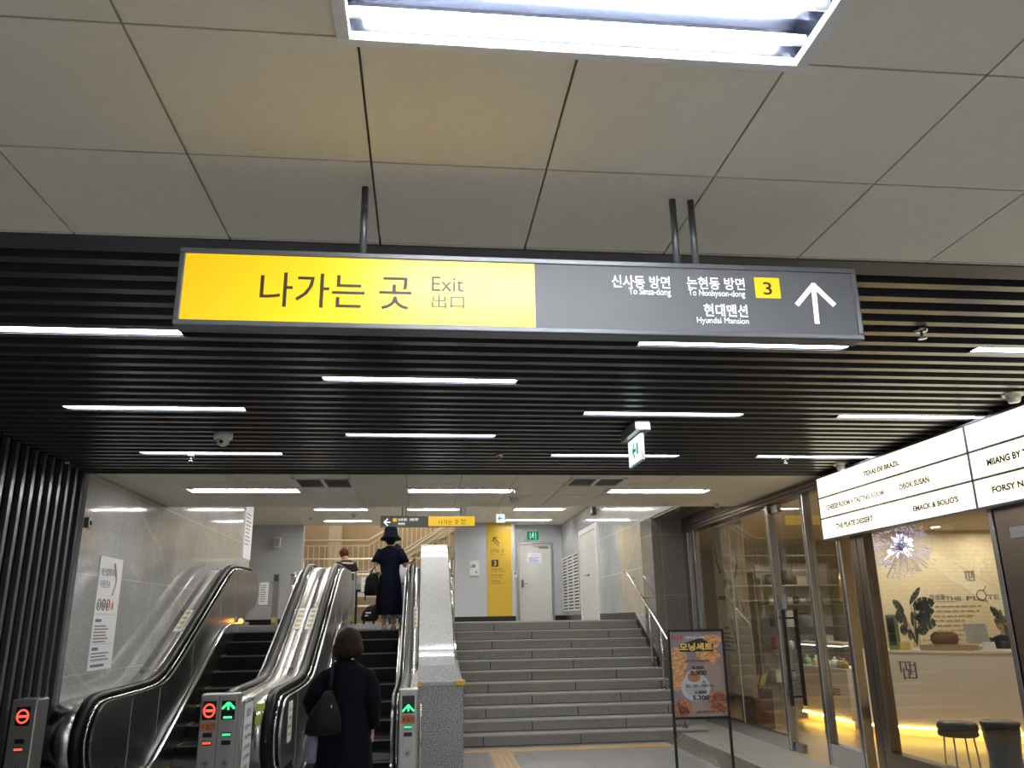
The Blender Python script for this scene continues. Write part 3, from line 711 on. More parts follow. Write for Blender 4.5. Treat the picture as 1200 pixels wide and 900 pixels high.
# ================================================================== INDICATOR POSTS
def led_bar(m, c, wd, hg, n=4):
    for k in range(n): m.obox((c[0]+(k-(n-1)/2)*wd/n, c[1], c[2]), XR, ZR, YR, wd/n*.36, hg/2, .002)
def post(lab, x0, x1, y0, y1, h, cols, number, group='escalator indicator posts'):
    t = thing('indicator_post', lab, 'indicator post', ((x0+x1)/2, (y0+y1)/2, 0), group)
    MB().box(x0, x1, y0, y1, 0, h).build('body', 'steel_grey', t, bevel=.012)
    w_ = (x1-x0)/len(cols)
    if len(cols) > 1: MB().box(x0+w_-.002, x0+w_+.002, y0-.002, y0+.002, .05, h-.02).build('seam', 'grille_dark', t)
    for i, kind in enumerate(cols):
        xc = x0+w_*(i+.5); yf = y0-.002
        d = MB().box(xc-.055, xc+.055, y0-.003, y0+.002, h-.20, h-.055).build('display', 'led_dark', t)
        m = MB(); zc = h-.128
        if kind == 'no':
            for a0 in range(0, 360, 20):
                a = math.radians(a0+10)
                if 50 < (a0+10) % 180 < 130 or True: m.obox((xc+.042*math.cos(a), yf-.003, zc+.048*math.sin(a)), (-math.sin(a), 0, math.cos(a)), YR, (math.cos(a), 0, math.sin(a)), .008, .002, .006)
            m.obox((xc, yf-.003, zc), XR, ZR, YR, .032, .009, .002); mt = 'led_red'
        elif kind == 'up_arrow':
            m.obox((xc-.024, yf-.003, zc-.03), (.707, 0, .707), (-.707, 0, .707), YR, .038, .008, .002); m.obox((xc+.024, yf-.003, zc-.03), (-.707, 0, .707), (.707, 0, .707), YR, .038, .008, .002); m.obox((xc, yf-.003, zc-.035), XR, ZR, YR, .007, .022, .002); mt = 'led_green'
        else:
            m.obox((xc-.026, yf-.003, zc+.035), (.707, 0, .707), (-.707, 0, .707), YR, .034, .009, .002); m.obox((xc+.026, yf-.003, zc+.035), (-.707, 0, .707), (.707, 0, .707), YR, .034, .009, .002); m.obox((xc, yf-.003, zc+.03), XR, ZR, YR, .007, .028, .002); m.obox((xc, yf-.003, zc-.055), XR, ZR, YR, .034, .008, .002); mt = 'led_green'
        m.build('symbol', mt, d)
        red = kind == 'no'
        for zz, on in ((h-.315, not red), (h-.375, red)):
            b = MB().box(xc-.036, xc+.036, y0-.003, y0+.002, zz-.017, zz+.017).build('status_lamp', 'led_dark', t)
            if on:
                m = MB(); led_bar(m, (xc, y0-.004, zz), .066, .016); m.build('light', 'led_red' if red else 'led_green', b)
        if number and i == 0:
            lp = MB().box(xc-.06, xc+.06, y0-.003, y0, h-.285, h-.215).build('label_plate', 'orange', t)
            m = MB(); textc(m, number, (xc, y0-.005, h-.25), XR, ZR, .095, .038, .01); m.build('lettering', 'ink', lp)
        m = MB()
        for k in range(4):
            a = k*math.pi/4; m.obox((xc, y0-.001, h-.53), (math.cos(a), 0, math.sin(a)), (-math.sin(a), 0, math.cos(a)), YR, .033, .002, .001)
        m.build('speaker_mark', 'grille_dark', t)
        pc = MB().mat(0).box(xc-.048, xc+.048, y0-.003, y0, h-.86, h-.70).build('notice', 'paper', t)
        m = MB().mat(0).smooth().cyl((xc, y0-.0045, h-.775), (xc, y0-.003, h-.775), .034, 20); m.mat(1).cyl((xc, y0-.0055, h-.775), (xc, y0-.0045, h-.775), .026, 20); m.mat(0).smooth(False).box(xc-.012, xc+.012, y0-.007, y0-.0055, h-.795, h-.758)
        m.build('pictogram', ['ink', 'sticker_y'], pc)
    return t
p5 = post('wide steel indicator post, red no-entry symbol beside a green arrow', -1.805, -1.502, 7.35, 7.50, 1.10, ['no', 'up'], '5 호기')
MB().box(-1.77, -1.53, 7.49, 7.56, .0, 1.07).build('rear_plate', 'steel_grey', p5)
nb = MB().mat(0).obox((-1.49, 7.67, .72), YR, ZR, XR, .19, .31, .015).build('notice_board', 'steel', p5, bevel=.004)
m = MB().mat(0).obox((-1.474, 7.67, .72), YR, ZR, XR, .165, .28, .002); m.mat(1)
textc(m, '출입안내', (-1.471, 7.67, .925), YR, ZR, .18, .07, .02)
for k in range(5): textc(m, ['에스컬레이터 이용', '안전을 위하여', '손잡이를 꼭 잡고', '노란선 안에 서서', '감사합니다'][k], (-1.471, 7.67, .81-.08*k), YR, ZR, [.27, .23, .26, .27, .15][k], .036, .02)
m.build('notice_paper', ['paper', 'ink'], nb)
p4 = post('narrow steel indicator post with green arrow before the granite balustrade', -.195, -.022, 7.75, 7.93, 1.07, ['up_arrow'], '4 호기')
m = MB().smooth(); m.tube([(.0, 7.95, z) for z in (.0, .5, .82)]+[(.0, 7.95+.02*k, .82+.09*math.sin(k*.785)) for k in range(1, 5)]+[(0, 8.07, .77), (0, 8.07, 0)], .014, 10); tag(m.build('grab_rail', 'steel_bright'), 'bent steel tube rail beside the narrow indicator post', 'rail')
post('steel indicator post lit red, against the slatted wall', -3.30, -3.10, 7.4, 7.62, 1.09, ['no'], None)
# ================================================================== GRANITE BALUSTRADE BETWEEN ESCALATOR AND STAIRS
t = thing('balustrade_wall', 'speckled granite balustrade wall with sloping polished top between escalator and stairs', 'balustrade', (.2, 10.2, 0))
ya, za = 10.44, 1.13; yt = 13.94; ztp = za+SL*(yt-ya)
m = MB().prism([(10.2, 0), (10.2, .955), (10.46, .955), (10.46, 0)], 'X', -.066, .503); m.build('end_block', 'granite', t, bevel=.006)
m = MB().prism([(10.44, 0), (10.44, za-.03), (yt, ztp-.03), (15.3, ztp-.03), (15.3, L), (14.77, L), (14.77, 0)], 'X', -.028, .40); m.build('wall_body', 'granite', t)
m = MB().prism([(ya, za-.03), (ya, za), (yt, ztp), (15.35, ztp), (15.35, ztp-.03), (yt+.0, ztp-.03)], 'X', -.034, .41)
m.build('coping', 'granite_cap', t, bevel=.004)
m = MB(); A = [(-.066, 10.19, .957), (.503, 10.19, .957), (.41, 10.44, 1.131), (-.034, 10.44, 1.131)]
m.rings([[Vector(p) for p in A], [Vector(p)-Vector((0, -.0, .035)) for p in A]]); m.mat(0).rings([[Vector((.503, 10.19, .957)), Vector((.41, 10.44, 1.131)), Vector((.41, 10.9, 1.36)), Vector((.503, 10.46, .95))], [Vector((.40, 10.19, .90)), Vector((.39, 10.44, 1.0)), Vector((.39, 10.9, 1.3)), Vector((.40, 10.46, .9))]])
m.build('sill', 'granite_cap', t)
for x in (-.055, .465): MB().box(x-.06, x+.06, 10.165, 10.24, .915, .975).build('corner_bumper', 'bump_yellow', t, bevel=.008)
MB().smooth().tube([(.43, yy, za+SL*(yy-ya)-.02) for yy in (10.6, 13.9)]+[(.43, 15.2, ztp-.02)], .012, 8).build('edge_trim', 'steel_bright', t)
# ================================================================== STAIRS
t = thing('staircase', 'broad grey granite staircase rising to the upper landing', 'stairs', (2.1, 11.87, 0))
RI, TR = L/11, .29
for k in range(11):
    y = 11.87+TR*k; z = RI*(k+1); xr_ = 4.02 if k == 0 else 3.84
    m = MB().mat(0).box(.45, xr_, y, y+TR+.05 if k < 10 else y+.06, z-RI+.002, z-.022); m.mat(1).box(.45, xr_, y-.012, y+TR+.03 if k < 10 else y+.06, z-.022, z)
    m.build('step', ['stair', M.setdefault('tread', stone('lit_tread_granite', (.30, .295, .28), (.46, .45, .43), 'XY', None, sc=80, rough=.4, amp2=.1))], t)  # treads painted paler than the risers, standing in for light from above
m = MB()
for k in range(96): xx = .52+2.84*k/96; m.box(xx, xx+.016, 11.36, 11.63, 0, .007)
m.mat(1).box(.5, 3.38, 11.34, 11.65, .0005, .003)
tag(m.build('tactile_strip', ['tactile', M.setdefault('tactile_b', mat('tactile_base', (.44, .31, .17), .6))]), 'tan tactile warning strip of ribbed tiles along the foot of the stairs', 'tactile paving')
m = MB()
for k in range(4): m.box(.90+.075*k, .935+.075*k, 8.6, 11.33, 0, .007)
m.mat(1)
for k in range(8): m.box(.875, 1.175, 8.605+.34*k, 8.605+.34*k+.333, .0005, .003)
tag(m.build('tactile_strip', ['tactile', 'tactile_b']), 'tan tactile guide strip leading toward the stairs from the concourse', 'tactile paving')
# handrail on the right of the stairs
t = thing('stair_handrail', 'sloping polished steel handrail on posts at the marble side of the stairs', 'handrail', (3.72, 12, 0))
hz = lambda y: RI+SL*(y-11.87)+.82
P = [(3.72, 15.0, 2.46), (3.72, 14.8, 2.44)]+[(3.72, y, 1.42+(2.44-1.42)*(y-12.7)/(14.8-12.7)) for y in (14.2, 13.4, 12.7, 12.0, 11.75)]+[(3.72, 11.62, .86), (3.72, 11.6, .80)]
MB().smooth().tube(P, .021, 12).build('rail', 'steel_bright', t)
P2 = [(3.72, y, 1.42+(2.44-1.42)*(y-12.7)/(14.8-12.7)-.38) for y in (13.4, 12.6, 11.9)]
for y in (11.95, 12.85, 13.45):
    zz = 1.42+(2.44-1.42)*(y-12.7)/2.1; kk = int((y-11.87)/TR); zb = RI*(kk+1)
    m = MB().smooth(); m.cyl((3.72, y, zb), (3.72, y, zz), .017, 10); m.cyl((3.72, y, zb), (3.72, y, zb+.012), .04, 14); m.build('rail_post', 'steel', t)
for y in (14.0, 14.75):
    zz = 1.42+(2.44-1.42)*(y-12.7)/2.1; MB().smooth().tube([(3.72, y, zz), (3.72, y, zz-.06), (XW, y, zz-.07)], .010, 8).build('bracket', 'steel', t)
# ================================================================== WALL POSTERS ON THE MARBLE
def lines_on(m, c, u, v, wd, n, gap, hgt, rnd=.35):
    for k in range(n):
        w_ = wd*(1-rnd*random.random()); m.obox(Vector(c)+Vector(u)*(w_/2)-Vector(v)*(k*gap), u, v, Vector(u).cross(Vector(v)), w_/2, hgt/2, .0006)
t = thing('wall_poster', 'tall white escalator safety poster on the marble wall beside the slatted wall', 'poster', (XL, 9.26, 1.22))
pp = MB().box(XL+.001, XL+.009, 8.94, 9.59, 1.22, 2.36).build('sheet', 'paper', t)
xp = XL+.0105
m = MB().mat(0); text(m, '에스컬레이터', (xp, 8.995, 2.155), YR, ZR, .40, .085, .01); text(m, '이용안내', (xp, 8.995, 2.04), YR, ZR, .27, .08, .01)
for yy, n, z in ((8.99, 1, 1.71), (8.99, 1, 1.43)): lines_on(m, (xp, yy, z), YR, ZR, .16, 1, .04, .03, 0)
lines_on(m, (xp, 8.985, 1.655), YR, ZR, .40, 6, .031, .012); lines_on(m, (xp, 8.985, 1.385), YR, ZR, .48, 3, .031, .012); lines_on(m, (xp, 9.0, 1.265), YR, ZR, .36, 1, .03, .026, 0)
for z in (1.77, 1.475, 1.305): m.box(xp-.0005, xp, 8.985, 9.54, z, z+.003)
for k in range(4):
    yy = 9.03+.128*k; m.mat((0, 0, 1, 2)[k])
    if k < 3: m.smooth().tube([(xp, yy+.045*math.cos(a), 1.87+.055*math.sin(a)) for a in frange(0, 2*math.pi, 20)[:-1]], .006, 5, closed=True); m.smooth(False)
    else: m.face([(xp, yy-.055, 1.82), (xp, yy+.055, 1.82), (xp, yy, 1.93)])
    m.mat(0).box(xp, xp+.001, yy-.016, yy+.016, 1.84, 1.89)
m.mat(3).smooth().tube([(xp, 9.36+.07*math.sin(a*1.7), 1.97+.33*a/2) for a in frange(0, 2, 20)], .012, 6)
m.build('print', ['ink_grey', 'ink_red', 'sticker_y', mat('pale_grey_print', (.5, .5, .52), .6)], pp)
t = thing('wall_poster', 'narrow tall white notice at the far end of the marble wall', 'poster', (XL, 16.0, 2.83))
pp = MB().box(XL+.001, XL+.02, 15.62, 16.3, 2.83, 3.88).build('sheet', 'paper', t)
m = MB(); lines_on(m, (XL+.0215, 15.7, 3.66), YR, ZR, .5, 9, .07, .02); m.build('print', 'ink_grey', pp)
t = thing('wall_sensor', 'small grey box fixed to the marble edge beside the slatted wall', 'sensor', (XL, 8.45, 2.64))
MB().box(XL, XL+.05, 8.41, 8.49, 2.59, 2.69).build('housing', 'steel_grey', t, bevel=.006); MB().smooth().cyl((XL+.05, 8.45, 2.64), (XL+.056, 8.45, 2.64), .022, 14).build('lens', 'black', t)
# ================================================================== UPPER LANDING
YP = 21.985
def wp(px, py, y=YP): return atY(px, py, y)
t = thing('direction_panel', 'tall yellow exit direction panel with number 3 on the granite wall', 'sign', (2.05, YP, 1.75))
yp = MB().box(1.71, 2.37, YP, 21.999, 1.75, CF-.03).build('sheet', 'brass_yellow', t)
def ptext(body, l, r, b, tp, mt='ink', off=.006, par=None):
    a, c = wp(l, b), wp(r, tp); m = MB(); text(m, body, (a.x, YP-.003, a.z), XR, ZR, c.x-a.x, c.z-a.z, off); m.build('lettering', mt, par or yp)
ptext('나가는 곳', 575.2, 590.5, 648, 643); ptext('Exit', 575.6, 579.4, 650.6, 649); ptext('出口', 587, 591, 650.6, 649)
a, b = wp(576, 664.2), wp(584, 656); nb = MB().box(a.x, b.x, YP-.004, YP, a.z, b.z).build('number_plate', 'ink', yp)
for i, (s1, s2, y0) in enumerate((('논현동 방면', 'To Nonhyeon-dong', 668.4), ('신사동 방면', 'To Sinsa-dong', 675.4), ('현대맨션', 'Hyundai Mansion', 682.4))):
    ptext(s1, 576, (588.6, 588.6, 586)[i], y0, y0-2.6); ptext(s2, 576, (591, 588, 590)[i], y0+2.2, y0+.6)
m = MB(); a, c = wp(586, 639), wp(580, 630)
d = Vector((-.70, 0, .72)); n = Vector((.72, 0, .70)); cc = wp(582, 633.5)-Vector((0, .003, 0))
m.obox(cc, d, n, YR, .11, .012, .001); tipp = cc+d*.115
for dd in (Vector((1, 0, 0)), Vector((0, 0, -1))): m.obox(tipp+dd*.05, dd, Vector((dd.z, 0, -dd.x)), YR, .055, .012, .001)
for k in range(4):
    q = wp(576.5+2.0*k, 633+1.9*k)-Vector((0, .003, 0)); m.obox(q+XR*.02, XR, ZR, YR, .028, .006, .001); m.obox(q+XR*.047-ZR*.02, ZR, XR, YR, .022, .006, .001)
m.build('pictogram', 'ink', yp)
m = MB(); textc(m, '3', (((wp(576, 660)+wp(584, 660))/2).x, YP-.006, wp(580, 660).z), XR, ZR, h=.13, off=.01); m.build('number', 'poster_yellow', nb)
t = thing('meter_box', 'white square wall panel on the granite beside the yellow direction panel', 'wall panel', (1.35, 22, 2.9))
a, b = wp(550.2, 674.8), wp(561.6, 658); MB().box(a.x, b.x, 21.96, 21.999, a.z, b.z).build('door', 'white', t, bevel=.006)
m = MB().mat(0).box(a.x+.06, a.x+.16, 21.955, 21.96, b.z-.16, b.z-.08); m.box(a.x+.16, a.x+.2, 21.955, 21.96, a.z+.06, a.z+.13); m.mat(1).box(a.x+.03, a.x+.05, 21.952, 21.96, a.z+.2, a.z+.24); m.build('mark', ['chinablue', 'grille_dark'], t)
t = thing('intercom', 'small white call box with blue button between yellow panel and white door', 'intercom', (2.43, 22, 2.8))
a, b = wp(602.3, 677), wp(605.8, 670); MB().box(a.x, b.x, 21.965, 21.999, a.z, b.z).build('body', 'white', t, bevel=.005); MB().smooth().cyl(((a.x+b.x)/2, 21.955, (a.z+b.z)/2+.04), ((a.x+b.x)/2, 21.965, (a.z+b.z)/2+.04), .028, 12).build('button', 'ink_blue', t)
# white back door
m = MB()
for q in ((DX0-.06, DX0, L, DZ1+.06), (DX1, DX1+.06, L, DZ1+.06), (DX0, DX1, DZ1, DZ1+.06)): m.box(q[0], q[1], 22.57, 22.66, q[2], q[3])
d1 = struct(m.build('door_1', 'steel_grey', bevel=.005))
lf = MB().box(DX0+.004, DX1-.004, 22.595, 22.635, L+.005, DZ1-.004).build('door_leaf', 'offwhite', d1, bevel=.003)
m = MB().smooth(); m.box(DX0+.05, DX0+.11, 22.58, 22.595, 2.50, 2.70); m.tube([(DX0+.08, 22.58, 2.6), (DX0+.08, 22.54, 2.6), (DX0+.21, 22.54, 2.595)], .012, 8); m.build('handle', 'steel', lf)
m = MB(); m.box(3.2, 3.46, 22.55, 22.595, 3.56, 3.62); m.obox((3.22, 22.54, 3.62), Vector((.9, -.2, 0)).normalized(), YR, ZR, .16, .012, .01); m.build('door_closer', 'steel_grey', lf)
t = thing('door_notice', 'white paper notice taped high on the white back door', 'notice', (3.15, 22.59, 3.0))
a, b = wp(618, 659.5, 22.592), wp(634.5, 648, 22.592); sh = MB().box(a.x, b.x, 22.590, 22.5945, a.z, b.z).build('sheet', 'paper', t)
m = MB(); textc(m, '안 내 문', ((a.x+b.x)/2, 22.588, b.z-.06), XR, ZR, h=.045); lines_on(m, (a.x+.04, 22.5885, b.z-.13), XR, ZR, .3, 4, .035, .014); m.build('print', 'ink_blue', sh)
# white double door and vent louvre in the right marble wall
m = MB(); xw = XW-.035
for q in ((17.85, 17.97, L, 3.72), (19.78, 19.90, L, 3.72), (17.97, 19.78, 3.60, 3.72)): m.box(xw, XW+.005, q[0], q[1], q[2], q[3])
d2 = struct(m.build('door_2', 'white', bevel=.006))
for y0, y1 in ((17.975, 18.872), (18.878, 19.775)):
    lf = MB().box(XW-.02, XW-.001, y0, y1, L+.005, 3.595).build('door_leaf', 'offwhite', d2, bevel=.003)
    yy = 18.80 if y0 < 18.5 else 18.95; s = -1 if y0 < 18.5 else 1
    m = MB().smooth(); m.cyl((XW-.02, yy, 2.62), (XW-.03, yy, 2.62), .03, 12); m.tube([(XW-.03, yy, 2.62), (XW-.07, yy, 2.62), (XW-.07, yy+s*.12, 2.62)], .011, 8); m.build('handle', 'steel', lf)
t = thing('vent_louvre', 'tall white slotted ventilation grille on the marble wall near the back door', 'vent', (XW, 21.3, 1.82))
ya, yb, za_, zb_ = 20.0, 22.5, 1.85, 3.25; m = MB()
for yy in (ya, ya+.80, ya+1.64, yb-.06): m.box(XW-.04, XW-.004, yy, yy+.06, za_, zb_)
nsl = 17
for k in range(nsl+1): z = za_+(zb_-za_-.04)*k/nsl; m.box(XW-.037, XW-.004, ya, yb, z, z+.042)
m.build('frame', 'white', t); MB().box(XW-.012, XW-.002, ya+.02, yb-.02, za_+.02, zb_-.02).build('back_plate', 'grille_dark', t)
p = atX(697, 596, XW); t = thing('wall_speaker', 'small dark box high on the pale marble above the double white door', 'speaker', (XW, p.y, p.z)); MB().box(XW-.08, XW, p.y-.12, p.y+.12, p.z-.14, p.z+.12).build('body', 'grille_dark', t, bevel=.008); MB().box(XW-.083, XW-.08, p.y-.09, p.y+.09, p.z-.1, p.z+.08).build('grille', 'steel_grey', t)
a, b = atY(320.4, 642, 22.3), atY(329, 629.6, 22.3); t = thing('wall_speaker', 'pale box speaker on the grey granite wall behind the escalators', 'speaker', (a.x, 22.3, a.z)); MB().box(a.x, b.x, 22.26, 22.4, a.z, b.z).build('body', 'white_matte', t, bevel=.01); MB().box(a.x+.02, b.x-.02, 22.255, 22.26, a.z+.03, b.z-.03).build('grille', 'vent', t)
# hanging exit sign on the landing
YG = 17.0
t = thing('exit_sign', 'smaller hanging direction sign over the landing, arrow to the left and yellow exit half', 'sign', (.1, YG, 3.77))
x0, x1, z0, z1 = -.885, 1.085, 3.535, 3.765
MB().box(x0, x1, YG, YG+.12, z0, z1).build('housing', 'sign_frame', t, bevel=.006)
xm = atY(502, 611, YG).x
gp = MB().box(x0+.015, xm, YG-.004, YG, z0+.015, z1-.015).build('grey_panel', 'sign_grey', t); yp = MB().box(xm, x1-.015, YG-.004, YG, z0+.015, z1-.015).build('yellow_panel', 'sign_yellow', t)
def gtext(body, l, r, b, tp, mt, par, off=.01):
    a, c = atY(l, b, YG-.006), atY(r, tp, YG-.006); m = MB(); text(m, body, (a.x, YG-.006, a.z), XR, ZR, c.x-a.x, c.z-a.z, off); m.build('lettering', mt, par)
gtext('나가는 곳', 514, 537.5, 614.8, 609, 'ink', yp); gtext('Exit', 540.5, 546, 610.8, 608.3, 'ink', yp); gtext('出口', 540.5, 546, 614.5, 612, 'ink', yp)
gtext('신사동 방면', 466.5, 476.8, 610.5, 607.4, 'ink_white', gp, .02); gtext('논현동 방면', 480, 490, 610.4, 607.2, 'ink_white', gp, .02); gtext('현대맨션', 466.5, 474.5, 615.2, 612.4, 'ink_white', gp, .02)
m = MB(); a = atY(450.3, 612, YG-.006); b = atY(457.5, 612, YG-.006); m.obox((a+b)/2, XR, ZR, YR, (b.x-a.x)/2, .011, .001)
for s in (-1, 1): m.obox(a+Vector((.035, 0, s*.035)), Vector((.707, 0, s*.707)), Vector((-s*.707, 0, .707)), YR, .055, .011, .001)
m.build('arrow', 'ink_white', gp)
a, b = atY(460.5, 611.3, YG-.006), atY(465, 607.3, YG-.006); q = MB().box(a.x, b.x, YG-.007, YG-.004, a.z, b.z).build('number_plate', 'sign_yellow', gp)
for hx in (-.44, -.37, .78): MB().smooth().cyl((hx, YG+.06, z1), (hx, YG+.06, CF), .0125, 10).build('hanger', 'sign_frame', t)
# posts, bollards, barrier and bag on the landing
def lpost(x, y, lab, h=.96):
    t = thing('landing_post', lab, 'indicator post', (x, y, L), 'landing indicator posts')
    MB().box(x-.055, x+.055, y-.06, y+.06, L, L+h).build('body', 'steel_grey', t, bevel=.006); MB().box(x-.045, x+.045, y-.063, y-.058, L+h-.15, L+h-.02).build('display', mat('dim_green', (.03, .10, .05), .3), t)
    MB().box(x-.04, x+.04, y-.063, y-.058, L+.06, L+.15).build('sticker', 'sticker_y', t); return t
pl = lpost(-2.80, 16.4, 'slim steel post with dark green display behind the down escalator')
m = MB().smooth(); 
for z in (2.0, 2.42): m.tube([(-3.12, 16.4, z), (-2.86, 16.4, z)], .012, 8)
m.build('frame_tube', 'steel', pl)
nb = MB().box(-3.11, -2.95, 16.38, 16.42, 2.0, 2.42).build('notice_board', 'paper', pl); m = MB(); lines_on(m, (-3.09, 16.379, 2.36), XR, ZR, .12, 8, .042, .014); m.build('print', 'ink_grey', nb)
lpost(-1.35, 16.2, 'slim steel post with dark green display behind the up escalator')
for i, x in enumerate((-2.47, -2.33)):
    t = thing('bollard', ('polished steel bollard on the landing behind the twin escalator handrails, left of the pair', 'polished steel bollard on the landing behind the twin escalator handrails, right of the pair')[i], 'bollard', (x, 16.3, L), 'landing bollards')
    MB().smooth().cyl((x, 16.3, L), (x, 16.3, L+.93), .05, 18).build('tube', 'steel_bright', t); MB().smooth().lathe((x, 16.3, L+.93), [(.052, 0), (.052, .03), (.03, .042), (.001, .044)], 18).build('cap', 'steel', t)
t = thing('barrier', 'black framed glass barrier with a white bar on the landing', 'barrier', (-.95, 16.9, L))
m = MB()
for q in ((-1.33, -1.29, L, L+.66), (-.55, -.51, L, L+.66), (-1.29, -.55, L+.62, L+.66)): m.box(q[0], q[1], 16.88, 16.92, q[2], q[3])
m.build('frame', 'black_frame', t); MB().box(-1.29, -.55, 16.895, 16.905, L+.52, L+.60).build('bar', 'white', t); MB().box(-1.29, -.55, 16.897, 16.903, L+.04, L+.52).build('pane', 'glass_barrier', t)
t = thing('paper_notice', 'white paper notice with red heading above the black framed barrier', 'notice', (-1.1, 16.87, 2.3))
sh = MB().box(-1.22, -.90, 16.865, 16.875, 2.24, 2.52).build('sheet', 'paper', t)
m = MB().mat(0); textc(m, '안내', (-1.10, 16.862, 2.44), XR, ZR, .14, .05, .02); m.mat(1); lines_on(m, (-1.18, 16.862, 2.36), XR, ZR, .24, 3, .035, .012); m.build('print', ['ink_red', 'ink_grey'], sh)
MB().box(-1.075, -1.045, 16.875, 16.885, 2.2, 2.3).build('holder', 'black_frame', t)
t = thing('wheeled_bag', 'black wheeled bag standing on the landing by the person in blue jeans', 'bag', (-.98, 16.0, L))
m = MB().smooth().loft([(-.98, 16.0, L+.05, .13, .12), (-.98, 16.0, L+.10, .17, .15), (-.96, 16.0, L+.22, .15, .14), (-.92, 16.0, L+.32, .10, .11), (-.90, 16.0, L+.36, .03, .04)], 18); m.build('body', 'bag', t)
for x in (-1.08, -.90): MB().smooth().cyl((x-.018, 15.93, L+.035), (x+.018, 15.93, L+.035), .035, 12).build('wheel', 'rubber', t)
m = MB(); m.obox((-1.0, 15.855, L+.2), XR, ZR, YR, .05, .012, .004); m.obox((-1.03, 15.85, L+.15), XR, ZR, YR, .03, .010, .004); m.build('mark', 'white', t)
# ------------------------------------------------ second staircase behind the landing
t = thing('guard_railing', 'cream metal guard railing of long bars in front of the far staircase', 'railing', (-1.2, 22.47, L))
for z in (3.29, 2.88, 2.46, 2.06): MB().smooth().cyl((-3.18, 22.47, z), (.85, 22.47, z), .028, 10).build('bar', 'cream_rail', t)
for x in (-3.17, -2.0, -.6, .62, .83): MB().box(x-.02, x+.02, 22.49, 22.53, L, 3.30).build('upright', 'cream_rail', t)
for x in (-2.95, -2.45): pass
struct(MB().box(-2.93, -2.55, 25.9, 26.2, L, 6.6).build('wall_back', 'cream'))
t = thing('far_staircase', 'cream staircase rising behind the landing against tan granite', 'stairs', (-1, 25.2, L))
m = MB(); x, z = -1.55, 3.0
for k in range(14): m.box(x+.28*k, x+.28*k+.30, 25.05, 25.85, z+.165*k-.05, z+.165*(k+1))
m.box(-5.9, -1.5, 25.05, 25.85, 2.80, 3.02); m.build('flight', 'cream', t)
m = MB(); m.prism([(-1.7, 2.78), (-1.7, 3.05), (2.4, 5.5), (2.4, 5.12)], 'Y', 25.0, 25.05); m.box(-5.9, -1.65, 25.0, 25.05, 2.75, 3.05); m.build('stringer', 'cream', t)
def srail(lab, y, pts, n, drop, r=.032):
    t = thing('stair_railing', lab, 'railing', (pts[0][0], y, pts[0][1]-drop))
    for d in (0, .155, drop-.08):
        MB().smooth().tube([(px, y, pz-d) for px, pz in pts], r if d == 0 else r*.7, 8).build('bar', 'cream_rail', t)
    L_ = [(Vector((a[0], y, a[1])), Vector((b[0], y, b[1]))) for a, b in zip(pts, pts[1:])]; tot = sum((b-a).length for a, b in L_)
    for k in range(n+1):
        d = tot*k/n
        for a, b in L_:
            if d <= (b-a).length+1e-5: break
            d -= (b-a).length
        q = a+(b-a).normalized()*d
        MB().box(q.x-.010, q.x+.010, y-.010, y+.010, q.z-drop, q.z-.15).build('baluster', 'cream_rail', t)
srail('cream stair railing with many balusters, climbing from the long level landing', 25.0, [(-3.9, 4.02), (-1.64, 4.02), (1.2, 5.72)], 34, 1.0)
srail('cream stair railing on the nearer side, climbing in front of the tan wall', 24.2, [(-.85, 3.45), (-.42, 3.62), (1.4, 4.85)], 14, .9)
MB_ = MB().prism([(-.7, 2.45), (-.7, 2.72), (1.6, 4.2), (1.6, 3.75)], 'Y', 24.15, 24.3); o = MB_.build('stair_stringer', 'cream'); tag(o, 'cream sloping stair side panel beside the granite balustrade top', 'stair panel')
MB().box(-.7, .0, 24.17, 24.28, L, 2.5).build('support', 'cream', o)
# ================================================================== SHOPFRONT
def yat(px, py): return atX(px, py, XS).y
HB = 3.02
def framebox(name, y0, y1, x0=XS-.05, x1=XS+.05, z0=.1, z1=HB, mt='steel'):
    return struct(MB().box(x0, x1, min(y0, y1), max(y0, y1), z0, z1).build(name, mt, bevel=.004))
struct(MB().box(XS-.08, XS+.12, 2.0, 13.5, HB, CZ+.12).build('trim_6', 'bronze', bevel=.004))
m = MB()
for z in (HB+.03, HB+.08): m.box(XS-.085, XS-.08, 2.0, 13.5, z, z+.012)
struct(m.build('trim_7', 'black'))
YA, YB_, YC, YD, YE = (10.10, 10.02), (9.10, 9.02), (8.36, 8.27), (8.05, 7.80), (5.93, 5.44)
m = MB(); m.box(XS-.06, XS-.01, 13.28, 13.48, .1, HB); m.box(XS-.03, XS+.03, 13.12, 13.26, .1, HB); m.box(XS-.05, XS+.0, 12.98, 13.10, .1, HB); struct(m.build('trim_8', 'steel', bevel=.006))
for nm, (a, b), mt, xo in (('window_frame', YA, 'steel', .05), ('window_frame', YB_, 'steel', .05), ('window_frame', YC, 'steel', .05), ('window_frame', YD, 'bronze', .055)):
    o = framebox(nm, a, b, XS-xo, XS+xo, mt=mt)
    j = MB(); yc = (a+b)/2; j.box(XS-xo-.0015, XS-xo, yc-.006, yc+.006, .1, HB); j.build('groove', 'black', o)
def pane(name, y0, y1, z0, z1, x=XS): return struct(MB().box(x-.005, x+.005, y0, y1, z0, z1).build(name, 'glass'))
w1 = pane('window_1', YA[0], 12.98, .25, HB)
MB().box(XS-.04, XS+.04, YA[0], 12.98, .1, .25).build('bottom_rail', 'steel', w1)
for y in (11.55,): MB().box(XS-.008, XS+.008, y-.004, y+.004, .25, HB).build('pane_joint', 'vent', w1)
dr = pane('door_3', YB_[0]+.01, YA[1]-.01, .112, HB-.03, XS+.02)
m = MB(); 
